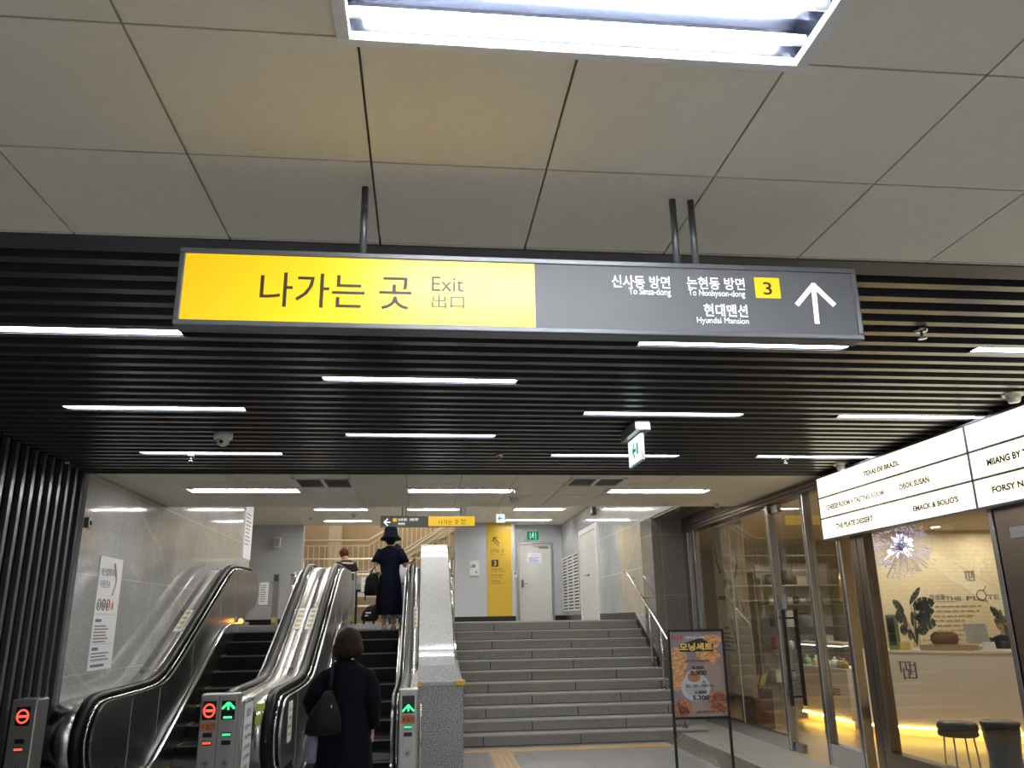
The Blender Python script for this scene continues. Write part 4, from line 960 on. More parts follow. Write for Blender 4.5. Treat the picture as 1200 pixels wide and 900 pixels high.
for zz in (.105, HB-.11): m.box(XS-.01, XS+.05, YA[1]-.22, YA[1]-.02, zz, zz+.09)
m.build('patch_fitting', 'steel_dark', dr)
m = MB()
for xx in (XS-.06, XS+.10): m.box(xx-.016, xx+.016, YA[1]-.20, YA[1]-.155, .62, 1.72)
for zz in (.72, 1.62): m.box(XS-.06, XS+.10, YA[1]-.19, YA[1]-.165, zz-.012, zz+.012)
m.build('handle', 'black_frame', dr)
w2 = pane('window_2', YC[0], YB_[1], .32, HB); MB().box(XS-.045, XS+.045, YC[0], YB_[1], .1, .32).build('bottom_rail', 'steel', w2)
w3 = pane('window_3', YE[0], YD[1], .40, HB); MB().box(XS-.06, XS+.06, YE[0], YD[1], .1, .40).build('bottom_rail', 'bronze', w3)
m = MB().mat(0); m.box(XS-.05, XS+.04, 5.88, 5.93, .1, HB); m.mat(1).box(XS-.045, XS+.05, 5.48, 5.86, .1, HB); struct(m.build('window_frame', ['steel', 'bronze'], bevel=.004))
w4 = pane('window_4', 3.0, 5.48, .3, HB); MB().box(XS-.05, XS+.05, 3.0, 5.48, .1, .3).build('bottom_rail', 'bronze', w4); MB().box(XS-.06, XS-.03, 4.92, 5.70, 2.18, 2.26).build('door_rail', 'steel', w4)
framebox('window_frame', 2.9, 3.0, mt='bronze')
p = atX(919.5, 705, XS+.012); m = MB().mat(0).obox((XS+.012, p.y, p.z), YR, ZR, XR, .05, .085, .0015); tag(m.build('door_sticker', 'chinablue'), 'small blue sticker on the glass door beside the steel post', 'sticker')
# shop shell
struct(MB().box(XS+.12, 11, 4.4, 17.2, 3.05, 3.2).build('ceiling', 'shopbeige'))
struct(MB().box(7.85, 11, 13.5, 13.7, .1, 3.05).build('wall_back', 'shopwall'))
struct(MB().box(XS+.1, 11, 17.0, 17.2, .1, 3.05).build('wall_back', 'shopbeige'))
struct(MB().box(10.9, 11, 4.4, 17.2, .1, 3.05).build('wall_right', 'shopbeige'))
struct(MB().box(XS+.1, 11, 4.4, 4.5, .1, 3.05).build('wall_front', 'shopbeige'))
struct(MB().box(XS+.12, XS+.2, 14.2, 17.2, .1, 3.05).build('wall_left', 'shopbeige'))
struct(MB().box(XW+.3, XS+.2, 14.15, 14.25, .1, 3.26).build('wall_left', 'shopbeige'))
k = 0
def downlight(x, y, lab, r=.07):
    t = thing('downlight', lab, 'ceiling light', (x, y, 3.05), 'shop downlights')
    MB().smooth().lathe((x, y, 3.05), [(r, -.004), (r+.02, -.012), (r+.03, -.002), (r+.03, .0)], 18).build('trim_ring', 'white', t); MB().cyl((x, y, 3.045), (x, y, 3.05), r, 16).build('lens', 'shop_lamp', t)
for x, y, l in ((7.3, 11.9, 'in the ceiling behind the white counter'), (5.4, 9.6, 'near the sparkling pendant'), (7.4, 12.9, 'over the wall lettering, nearest the plants'), (8.6, 12.9, 'over the wall lettering, middle one'), (9.7, 12.9, 'over the wall lettering, nearest the member of staff'), (6.6, 7.6, 'over the stools'), (8.6, 10.0, 'above the end of the white counter'), (8.4, 6.8, 'over the seating area')):
    downlight(x, y, 'small round shop downlight '+l)
# counters
t = thing('counter', 'white cake counter with glass display case behind the glass door', 'counter', (6.2, 12.2, .1))
MB().prism([(5.97, 11.48), (5.97, 13.0), (6.5, 13.0), (6.5, 12.05)], 'Z', .22, .90).build('body', 'counter', t); MB().prism([(6.03, 11.55), (6.03, 13.0), (6.48, 13.0), (6.48, 12.05)], 'Z', .1, .22).build('toe_kick', 'counter', t)
MB().box(5.955, 5.968, 11.5, 13.0, .205, .225).build('led_strip', 'led_warm', t)
m = MB()
for y in (11.55, 12.98): m.box(5.98, 6.0 if y < 12 else 6.45, y-.006, y+.006, .9, 1.22)
m.box(5.975, 5.985, 11.55, 12.98, .9, 1.22); m.build('case_glass', 'glass_barrier', t)
MB().prism([(5.97, 11.5), (5.97, 13.0), (6.5, 13.0), (6.5, 12.05)], 'Z', 1.22, 1.25).build('case_top', 'shopbeige', t); MB().prism([(6.0, 11.65), (6.0, 12.95), (6.4, 12.95), (6.4, 12.1)], 'Z', 1.20, 1.215).build('case_light', 'caseglow', t)
m = MB().smooth(); c = Vector((5.965, 12.05, .66)); m.tube([c+YR*(.085*math.cos(a))+ZR*(.10*math.sin(a)) for a in frange(0, 2*math.pi, 24)[:-1]], .008, 6, closed=True); m.tube([c+YR*-.03+ZR*.07, c+YR*-.09+ZR*.17], .008, 6); m.tube([c+YR*-.05+ZR*-.07, c+YR*-.12+ZR*-.13], .008, 6)
m.smooth(False)
for zz, l in ((-.04, .2), (-.075, .16), (-.11, .2)): m.obox(c+YR*(-.22)+ZR*zz, YR, ZR, XR, l/2, .008, .002)
m.build('emblem', 'ink_grey', t)
for i in range(9):
    y = 11.72+.145*i; x = 6.07+(.09 if i > 2 else .02)*(i % 2); mt = ['food1', 'food2', 'food4', 'food3', 'pastry', 'food4', 'food1', 'food2', 'food3'][i]
    q = thing('cake', 'small cake in the lit display case, ' + ['yellow one nearest the window end', 'pink one second from the window end', 'cream one third from the window end', 'green one fourth from the window end', 'brown one in the middle', 'cream one sixth along', 'yellow one seventh along', 'pink one second from the far end', 'green one at the far end'][i], 'cake', (x, y, .9), 'cakes in the display case')
    MB().smooth().lathe((x, y, .905), [(.001, 0), (.06, 0), (.062, .05), (.055, .085), (.03, .105), (.001, .11)], 14).build('body', mt, q); MB().smooth().ell((x, y, 1.03), (.02, .02, .02), 8, 6).build('topping', 'redbox' if i % 2 else 'food4', q); MB().smooth().lathe((x, y, .9), [(.001, 0), (.075, 0), (.08, .006), (.001, .006)], 14).build('plate', 'white', q)
ud = Vector((.688, -.726, 0)); wd_ = Vector((.726, .688, 0)); c0 = Vector((6.02, 11.2, 0))
def diag(a, b): return c0+ud*a+wd_*b
t = thing('counter', 'long white serving counter with glowing base, set diagonally behind the big window', 'counter', (7.2, 10.4, .1))
P = lambda a, b: (diag(a, b).x, diag(a, b).y)
MB().prism([P(0, 0), P(3.6, 0), P(3.6, .75), P(0, .75)], 'Z', .22, 1.15).build('body', 'counter', t, bevel=.006); MB().prism([P(-.04, -.03), P(3.64, -.03), P(3.64, .78), P(-.04, .78)], 'Z', 1.15, 1.18).build('worktop', 'counter', t, bevel=.004); MB().prism([P(.06, .08), P(3.6, .08), P(3.6, .7), P(.06, .7)], 'Z', .1, .22).build('toe_kick', 'counter', t)
MB().prism([P(.02, -.012), P(3.58, -.012), P(3.58, .0), P(.02, .0)], 'Z', .205, .225).build('led_strip', 'led_warm', t)
m = MB(); c = diag(.62, -.004)+ZR*.93
for (x, z, lx, lz) in ((-.03, .10, .17, .016), (-.085, .03, .016, .13), (-.05, -.05, .016, .15), (-.02, -.10, .07, .014), (.01, -.05, .016, .12), (-.015, .04, .016, .10), (.035, .02, .016, .16), (.10, .0, .018, .20), (.065, -.02, .08, .014), (.065, -.10, .08, .014), (.065, .06, .08, .014)):
    m.obox(c+ud*x+ZR*z, ud, ZR, wd_, lx/2+.004, lz/2, .002)
m.build('emblem', 'ink_grey', t)
TOPZ = 1.18
def on(px, py): p = atZ(px, py, TOPZ); return Vector((p.x, p.y, TOPZ))
# objects on the diagonal counter
q = on(1053, 760); a = (q-c0).dot(ud)
def spot(along, back): v = diag(along, back); return Vector((v.x, v.y, TOPZ))
s = spot(.26, .18); t = thing('wicker_kettle', 'small brown wicker kettle-shaped ornament at the end of the white counter', 'ornament', s)
MB().smooth().lathe(s, [(.001, 0), (.06, .0), (.085, .05), (.07, .1), (.03, .12), (.001, .125)], 16).build('body', 'wood', t); MB().smooth().tube([s+ud*(.07*math.cos(a_))+ZR*(.1+.1*math.sin(a_)) for a_ in frange(0, math.pi, 12)], .007, 6).build('handle', 'wood', t)
for k in range(3): MB().smooth().cyl(s+Vector((.05*math.cos(k*2.1), .05*math.sin(k*2.1), 0)), s+Vector((.05*math.cos(k*2.1), .05*math.sin(k*2.1), .03)), .01, 6).build('foot', 'wood', t)
s = spot(.44, .22); t = thing('tall_tin', 'tall dark green and gold box standing behind the small yellow card', 'box', s)
MB().obox(s+ZR*.23, ud, wd_, ZR, .065, .06, .23).build('body', 'food3', t, bevel=.006); MB().obox(s+ZR*.24-wd_*.061, ud, ZR, wd_, .045, .18, .002).build('label', 'black', t)
s = spot(.60, .12); t = thing('price_card', 'small yellow round-topped card on the white counter', 'card', s)
m = MB(); m.obox(s+ZR*.05, ud, ZR, wd_, .07, .05, .006); m.build('card', 'poster_yellow', t, bevel=.01); MB().obox(s+ZR*.005, ud, wd_, ZR, .05, .03, .005).build('foot', 'lightwood', t)
def leaf(m, base, dirv, ln, wdt, split=True):
    d = Vector(dirv).normalized(); side = d.cross(Vector((.5, -.8, .1))).normalized(); n = 4
    for s_ in (-1, 1):
        for k in range(n):
            t0, t1 = k/n, (k+.86)/n
            w0, w1 = wdt*math.sin(math.pi*(.12+.83*t0)), wdt*math.sin(math.pi*(.12+.83*t1))
            p0, p1 = base+d*(ln*t0), base+d*(ln*t1)
            m.face([p0, base+d*(ln*(k+1)/n), p1+side*(s_*w1)+d*.02, p0+side*(s_*w0)+d*.02])
def monstera(s, lab, n, hgt, vase):
    t = thing('monstera_vase', lab, 'plant', s)
    MB().smooth().lathe(s, [(.001, 0), (.05, 0), (.055, .02), (.045, .12), (.05, .22), (.046, .22), (.04, .12), (.045, .03), (.001, .025)] if vase else [(.001, 0), (.02, 0), (.018, .1), (.008, .2), (.001, .2)], 16).build('vase', 'glass_barrier' if vase else 'black', t)
    stem = MB().smooth(); lv = MB()
    for k in range(n):
        an = k*2.4; r = .05+.22*((k*7) % 5)/5; zz = hgt*(.42+.58*((k*3) % n)/max(1, n-1))
        tip = s+Vector((math.cos(an)*r, math.sin(an)*r*.6, zz)); stem.tube([s+ZR*.05, s+ZR*(zz*.5)+Vector((math.cos(an)*r*.3, math.sin(an)*r*.2, 0)), tip], .004, 5)
        leaf(lv, tip-Vector((math.cos(an)*.05, 0, .03)), (math.cos(an)*.8, -.35+.2*math.cos(k*3), .45*math.sin(k*1.9)+.2), .17+.05*(k % 3), .075+.02*(k % 2))
    stem.build('stem', 'leaf', t); lv.build('leaves', 'leaf', t, norm=False); return t
monstera(spot(.72, .25), 'glass vase of dark green monstera leaves on the white counter', 17, .62, True)
monstera(spot(1.90, .16), 'slim stand of monstera leaves on the counter before the member of staff', 8, .55, False)
s = spot(1.10, .25); t = thing('cake_board', 'wooden board on the white counter carrying a glazed brown cake', 'board', s)
m = MB(); m.obox(s+ZR*.035, ud, wd_, ZR, .31, .17, .035); m.build('board', 'lightwood', t, bevel=.008)
s2 = s-ud*.03+ZR*.07; t = thing('cake', 'glossy brown ring cake on the wooden board', 'cake', s2)
MB().smooth().lathe(s2, [(.001, .0), (.15, .0), (.175, .06), (.165, .12), (.12, .16), (.06, .15), (.001, .12)], 24).build('body', mat('glazed_cake', (.16, .06, .025), .12), t); MB().smooth().lathe(s2, [(.001, 0), (.2, 0), (.2, .006), (.001, .006)], 24).build('plate', 'lightwood', t)
s = spot(1.62, .02)+wd_*.06; t = thing('price_card', 'small white card leaning at the end of the wooden board', 'card', s)
MB().obox(s+ZR*.055, ud, Vector((0, .2, 1)).normalized(), wd_, .07, .055, .004).build('card', 'paper', t); MB().obox(s+ZR*.004+wd_*.015, ud, wd_, ZR, .04, .03, .004).build('foot', 'paper', t)
s = spot(1.40, .55); t = thing('cash_register', 'grey touch-screen till standing on the white counter', 'till', s)
MB().obox(s+ZR*.2, ud, Vector((0, .12, 1)).normalized(), wd_, .135, .13, .02).build('screen', 'screen', t, bevel=.008); MB().obox(s+ZR*.02, ud, wd_, ZR, .12, .09, .02).build('base', 'white', t); MB().smooth().cyl(s+ZR*.02+wd_*.03, s+ZR*.15+wd_*.03, .025, 10).build('stand', 'white', t)
s = spot(2.28, .25); t = thing('pastry_tray', 'tray of baked pastries at the end of the white counter', 'tray', s)
MB().obox(s+ZR*.012, ud, wd_, ZR, .2, .13, .012).build('tray', 'lightwood', t, bevel=.004)
for k in range(5):
    p = s+ud*(-.14+.07*k)+wd_*(.04*(-1)**k)+ZR*.024; q = tag(MB().smooth().ell(p+ZR*.035, (.05, .045, .036), 12, 8).build('pastry', 'cake'), 'brown baked pastry on the counter tray, ' + ['first', 'second', 'third', 'fourth', 'fifth'][k]+' from the monstera stand', 'pastry', 'pastries on the counter tray')
# lettering and emblems on the beige wall
YW = 13.495
def wtext(m, body, l, r, b, tp, off=.02):
    a, c = atY(l, b, YW), atY(r, tp, YW); zc = (a.z+c.z)/2; h_ = abs((tp-b))*.0149
    text(m, body, (a.x, YW-.001, zc-h_/2), XR, ZR, c.x-a.x, h_, off)
m = MB(); wtext(m, '정성을', 1089.5, 1107, 703, 696.5); wtext(m, 'THE', 1108, 1126, 703.5, 699); wtext(m, 'PL', 1133, 1147, 703.5, 698.5); wtext(m, 'TE', 1157, 1170, 702.5, 697)
c = atY(1150, 697, YW); m.smooth().tube([c+XR*(.085*math.cos(a_))+ZR*(.085*math.sin(a_))-YR*.002 for a_ in frange(0, 2*math.pi, 24)[:-1]], .008, 6, closed=True); m.tube([c+Vector((.05, -.002, .07)), c+Vector((.11, -.002, .15))], .007, 6); m.tube([c+Vector((.05, -.002, -.07)), c+Vector((.11, -.002, -.12))], .007, 6); m.smooth(False)
a = atY(1087, 704, YW); m.box(a.x, a.x+.5, YW-.002, YW, a.z-.02, a.z-.012)
o = m.build('wall_lettering', 'ink_grey'); tag(o, 'dark shop-name lettering with magnifier emblem on the beige wall', 'lettering')
m = MB(); c = atY(1136, 676, YW)
for (x, z, lx, lz) in ((-.03, .09, .13, .016), (-.06, .03, .016, .13), (-.005, .02, .016, .14), (.05, .05, .016, .1), (.085, .03, .016, .17), (.045, -.06, .1, .016), (.045, -.01, .07, .014), (.06, .09, .05, .014), (-.03, -.05, .05, .016)): m.obox(c+XR*x+ZR*z-YR*.002, XR, ZR, YR, lx/2+.004, lz/2, .002)
o = m.build('wall_emblem', 'ink_grey'); tag(o, 'small square dark emblem on the beige wall above the lettering', 'emblem')
m = MB()
for k, (l, r) in enumerate(((1078, 1150), (1088, 1148), (1086, 1142), (1082, 1131), (1098, 1131), (1098, 1142), (1097, 1131), (1082, 1128))):
    a, b = atY(l, 711+5.6*k, YW), atY(r, 711+5.6*k, YW)
    x = a.x
    while x < b.x: ln = .05+.10*random.random(); m.box(x, min(x+ln, b.x), YW-.002, YW, a.z-.012, a.z+.012); x += ln+.03
o = m.build('wall_text', mat('faint_text', (.33, .27, .19), .6)); tag(o, 'faint lines of small text on the beige wall behind the plants', 'lettering')
# kitchen shelves seen through the glass door
t = thing('shelf_unit', 'grey kitchen shelving against the shop back wall, holding boxes', 'shelves', (7.0, 14.9, .1))
for i, z in enumerate((.5, 1.05, 1.45, 1.85, 2.2)): MB().box(6.3, 7.75, 14.75, 15.15, z-.02, z).build('shelf', 'steel_grey', t)
for x in (6.3, 7.03, 7.74): MB().box(x-.015, x+.015, 15.12, 15.15, .1, 2.6).build('upright', 'steel_grey', t)
MB().box(6.25, 7.78, 15.16, 15.2, .1, 2.6).build('back_panel', 'screen', t)
ORD = ['first', 'second', 'third', 'fourth', 'fifth', 'sixth', 'seventh', 'eighth', 'ninth', 'tenth', 'eleventh', 'twelfth', 'thirteenth', 'fourteenth']
cols_ = ['white', 'chinablue', 'redbox', 'greybox', 'black', 'paper', 'lightwood']; words = {'white': 'white', 'chinablue': 'slate blue', 'redbox': 'red', 'greybox': 'grey', 'black': 'black', 'paper': 'pale', 'lightwood': 'tan'}
lv = ['lowest', 'second lowest', 'middle', 'second highest', 'top']
for i, z in enumerate((.5, 1.05, 1.45, 1.85, 2.2)):
    x = 6.36; k = 0
    while x < 7.5:
        w_ = .12+.16*random.random(); h_ = .14+.16*random.random(); c_ = cols_[(k*3+i*2) % 7]; kind = (k+i) % 3
        nm = ('storage_box', 'jar', 'canister')[kind]
        t = thing(nm, f'{words[c_]} {nm.replace("_", " ")} on the {lv[i]} kitchen shelf, {ORD[k]} from the glass door side', 'box' if kind == 0 else 'jar', (x+w_/2, 14.93, z), f'goods on the {lv[i]} kitchen shelf')
        if kind == 0:
            MB().box(x, x+w_, 14.82, 15.06, z, z+h_).build('body', c_, t, bevel=.006); MB().box(x+w_*.2, x+w_*.8, 14.817, 14.82, z+h_*.3, z+h_*.7).build('label', 'paper', t)
        else:
            r = w_*.38; MB().smooth().lathe((x+w_/2, 14.93, z), [(.001, 0), (r, 0), (r, h_*.72), (r*.8, h_*.82), (.001, h_*.82)], 12).build('body', c_, t); MB().smooth().lathe((x+w_/2, 14.93, z+h_*.82), [(.001, 0), (r*.85, 0), (r*.85, .025), (.001, .03)], 12).build('lid', 'black' if kind == 1 else 'steel', t)
        x += w_+.05+.1*random.random(); k += 1
struct(MB().box(7.80, 7.85, 13.5, 17.0, .1, 3.05).build('wall_left', 'shopbeige'))
# wood stick pendants, sparkling pendant
def stick(px, py, y, lab):
    p = atY(px, py, y); t = thing('stick_pendant', lab, 'pendant light', (p.x, y, 3.05), 'wooden stick pendants')
    MB().smooth().cyl((p.x, y, p.z), (p.x, y, p.z+.42), .025, 12).build('rod', 'gold', t); MB().cyl((p.x, y, p.z+.42), (p.x, y, 3.05), .004, 6).build('cord', 'black', t); MB().smooth().cyl((p.x, y, 3.03), (p.x, y, 3.05), .04, 12).build('canopy', 'gold', t)
stick(873, 700, 12.6, 'slim gold stick pendant hanging near the tan banner'); stick(986, 705, 12.2, 'slim gold stick pendant hanging by the steel post of the glass door')
pc = Vector((5.83, 9.5, 2.44)); t = thing('burst_pendant', 'sparkling starburst pendant with bluish lights behind the big window', 'pendant light', (pc.x, pc.y, 3.05))
rod = MB(); tips = MB()
for k in range(150):
    zz = 1-2*(k+.5)/150; a_ = k*2.39996; d = Vector((math.sqrt(1-zz*zz)*math.cos(a_), math.sqrt(1-zz*zz)*math.sin(a_), zz)); r = .30+.12*((k*37) % 11)/11
    rod.tube([pc, pc+d*r], .0018, 4); tips.ell(pc+d*r, (.012, .012, .012), 6, 4)
    for j in range(2): d2 = (d+Vector((math.sin(k+j*2), math.cos(k*1.7+j), math.sin(k*2.3+j)))*.3).normalized(); tips.ell(pc+d2*r*.85, (.010, .010, .010), 5, 4)
rod.build('rods', 'chrome_pend', t); o = tips.build('beads', mat('crystal_bead', (.70, .70, .95), .15), t)
MB().smooth().ell(pc, (.05, .05, .05), 12, 8).build('hub', 'black', t)
for k, d in enumerate(((-.6, -.5, .45), (.1, -.7, .4), (-.1, -.75, -.3), (.55, -.4, .4), (-.5, .5, -.3), (.4, .5, .1))): MB().smooth().ell(pc+Vector(d).normalized()*.14, (.022, .022, .022), 10, 6).build('bulb', 'pendant_led', t)
MB().cyl(pc, (pc.x, pc.y, 3.05), .006, 6).build('cord', 'black', t)
# stools
t = thing('bar_stool', 'round black padded stool on thin legs behind the big window', 'stool', (4.93, 7.55, .1))
MB().smooth().lathe((4.93, 7.55, .56), [(.001, 0), (.16, 0), (.172, .015), (.172, .10), (.155, .12), (.001, .125)], 24).build('seat', 'black', t)
for a_ in (.6, 2.2, 3.8, 5.3): MB().smooth().cyl((4.93+.13*math.cos(a_), 7.55+.13*math.sin(a_), .57), (4.93+.165*math.cos(a_), 7.55+.165*math.sin(a_), .1), .008, 8).build('leg', 'steel', t)
t = thing('drum_stool', 'shiny black drum-shaped stool beside the padded stool', 'stool', (5.32, 7.5, .1))
MB().smooth().lathe((5.32, 7.5, .1), [(.001, 0), (.15, 0), (.16, .02), (.135, .28), (.165, .54), (.165, .56), (.001, .56)], 24).build('body', mat('gloss_black', (.01, .01, .01), .12), t); MB().smooth().lathe((5.32, 7.5, .66), [(.001, 0), (.168, 0), (.168, .015), (.15, .025), (.001, .025)], 24).build('seat_pad', 'black', t)
# tan banner, planter
t = thing('shop_banner', 'tall tan printed banner with a black line drawing inside the shop window', 'banner', (4.68, 12.1, .9))
bn = MB().box(4.66, 4.672, 11.55, 12.85, .55, HB).build('sheet', 'banner', t)
m = MB().smooth(); xb = 4.655
m.tube([(xb, 12.55-.028*k+.10*math.cos(k*.9), 2.30-.022*k+.10*math.sin(k*.9)) for k in range(26)], .009, 6)
m.tube([(xb, 12.75, 2.75), (xb, 12.7, 2.5), (xb, 12.55, 2.3)], .009, 6); m.tube([(xb, 11.9, 2.9), (xb, 11.85, 2.4), (xb, 12.0, 2.2)], .009, 6); m.tube([(xb, 12.55, 1.95), (xb, 12.3, 1.6), (xb, 12.1, 1.2), (xb, 12.05, .8)], .006, 6)
m.smooth(False); lines_on(m, (xb, 12.75, 1.93), -YR, ZR, .3, 1, .05, .06, 0); lines_on(m, (xb, 12.6, 1.48), -YR, ZR, .22, 1, .05, .03, 0); lines_on(m, (xb, 12.7, 1.40), -YR, ZR, .5, 5, .06, .02)
m.build('print', 'ink', bn)
t = thing('wooden_planter', 'dark wooden box planter inside the shop window beside the banner', 'planter', (4.9, 12.2, .1))
MB().prism([(11.95, .1), (12.45, .1), (12.45, .62), (11.95, .62)], 'X', 4.76, 5.05).build('box', 'wood', t, bevel=.01)
m = MB(); s = Vector((4.90, 12.2, .6))
for k in range(22): a_ = k*2.4; leaf(m, s+Vector((.08*math.cos(a_), .18*math.sin(a_*1.3), 0)), (math.cos(a_)*.5, math.sin(a_)*.5, 1), .2+.08*(k % 3), .03)
m.build('leaves', 'leaf', t, norm=False)
# ================================================================== MENU STAND
YM = 8.0
t = thing('menu_stand', 'black metal floor stand holding a bakery morning-set poster', 'sign stand', (2.65, YM, 0))
a, b = atY(781.5, 738, YM), atY(847, 736.5, YM); x0, x1, zt = a.x, b.x, 1.535; zb = atY(825, 842.5, YM).z
MB().box(x0, x0+.022, YM-.012, YM+.012, 0, zt).build('leg', 'black_frame', t); MB().box(x1-.022, x1, YM-.012, YM+.012, 0, zt).build('leg', 'black_frame', t)
m = MB(); m.box(x0+.022, x1-.022, YM-.012, YM+.012, zt-.022, zt); m.box(x0+.022, x1-.022, YM-.012, YM+.012, zb-.0, zb+.022); m.build('frame', 'black_frame', t)
for x in (x0+.011, x1-.011): MB().box(x-.011, x+.011, YM-.22, YM+.22, 0, .02).build('foot', 'black_frame', t)
pw, ph = x1-x0-.044, zt-zb-.044; ox, oz = x0+.022, zb+.022
ps = MB().box(ox, ox+pw, YM-.004, YM+.004, oz, oz+ph).build('poster', 'poster_bg', t)
def PP(u, v, lay=0):
    u, v = min(max(u, .004), .996), min(max(v, .004), .996)
    return Vector((ox+u*pw, YM-.0045-.0006*lay, oz+(1-v)*ph))
def blob(m, u, v, ru, rv, lay, rot=0, wob=.0, n=28, a0=0, a1=2*math.pi):
    c = PP(u, v, lay); pts = []
    for k in range(n):
        a_ = a0+(a1-a0)*k/n; r = 1+wob*math.sin(5*a_+u*9)
        dx, dz = ru*pw*r*math.cos(a_), rv*pw*r*math.sin(a_); q = c+Vector((dx*math.cos(rot)-dz*math.sin(rot), 0, dx*math.sin(rot)+dz*math.cos(rot))); q.x = min(max(q.x, ox+.002), ox+pw-.002); q.z = min(max(q.z, oz+.002), oz+ph-.002); pts.append(q)
    m.face(pts)
m = MB().mat(0); blob(m, .75, .50, .20, .22, 0, .3); 
m.face([PP(.70, .58, .5), PP(.88, .60, .5), PP(.96, .68, .5), PP(.93, .75, .5), PP(.84, .76, .5)]); m.face([PP(.1, .80, 0), PP(.9, .93, 0), PP(.9, 1, 0), PP(.02, 1, 0)])
m.build('board_print', 'poster_board', ps, norm=False)
m = MB(); 
for (u, v, ru, rv, rot, wb) in ((.74, .13, .25, .13, .2, .06), (.70, .27, .24, .15, -.3, .05), (.12, .33, .19, .21, .4, .04), (.12, .55, .10, .24, -.25, .03)): blob(m, u, v, ru, rv, 1+.4*(v > .2)*(u > .5)+.7*(v > .5), rot, wb)
m.build('croissant_print', 'pastry', ps, norm=False)
m = MB(); blob(m, .86, .83, .22, .19, 1, 0, .05); m.build('roll_print', 'pastry2', ps, norm=False); m = MB(); blob(m, .16, .90, .18, .16, 1, .2, .05); m.build('roll_print', 'pastry2', ps, norm=False)
m = MB().mat(0)
for k in range(5): m.smooth().tube([PP(.86+.035*k*math.cos(a_), .83, 2)+ZR*(.035*k*pw*math.sin(a_)) for a_ in frange(0, 5.4, 16)], .004, 5)
for k in range(4): m.tube([PP(.08+.05*k, .84+.02*k, 2), PP(.12+.05*k, .96, 2)], .007, 5)
m.build('icing_print', 'wood', ps)
m = MB().mat(0); blob(m, .43, .66, .28, .24, 2); m.mat(1); blob(m, .43, .655, .21, .17, 3); m.mat(0); blob(m, .41, .56, .17, .16, 4); m.mat(2); blob(m, .41, .535, .125, .10, 5); m.mat(0); blob(m, .60, .58, .06, .05, 3)
m.build('cup_print', ['plate_print', mat('saucer_shade', (.44, .43, .47), .5), 'coffee'], ps, norm=False)
m = MB(); m.face([PP(.17, .155, 5), PP(.60, .075, 5), PP(.74, .135, 5), PP(.82, .145, 5), PP(.82, .24, 5), PP(.17, .24, 5)]); m.build('title_ground', 'ink', ps, norm=False)
def pt(body, l, r, tp, b, mt, lay=6, off=.02, nm='lettering'):
    m = MB(); a = PP(l, b, lay); text(m, body, a, XR, ZR, (r-l)*pw, (b-tp)*ph, off); m.build(nm, mt, ps)
pt('크루아상 + 커피', .29, .65, .055, .088, 'paper'); pt('모닝세트', .17, .81, .135, .228, 'poster_yellow', off=.045)
pt('SALE', .03, .24, .04, .09, 'ink_red'); pt('크루아상 + 아메리카노', .24, .75, .335, .368, 'wood'); pt('8,300', .385, .61, .41, .455, 'ink', off=.03); pt('5,900', .35, .655, .465, .53, 'ink', off=.04)
pt('뺑오쇼콜라 + 아메리카노', .25, .78, .625, .665, 'wood'); pt('7,800', .40, .63, .70, .745, 'ink', off=.03); pt('5,300', .355, .67, .755, .82, 'ink', off=.04); pt('오픈시부터 오후 1시까지', .40, .95, .93, .965, 'ink')
m = MB(); a, b = PP(.385, .435, 7), PP(.61, .43, 7); m.obox((a+b)/2, XR, ZR, YR, (b.x-a.x)/2, .002, .0004); a, b = PP(.40, .725, 7), PP(.63, .72, 7); m.obox((a+b)/2, XR, ZR, YR, (b.x-a.x)/2, .002, .0004); m.build('strike_through', 'ink', ps)
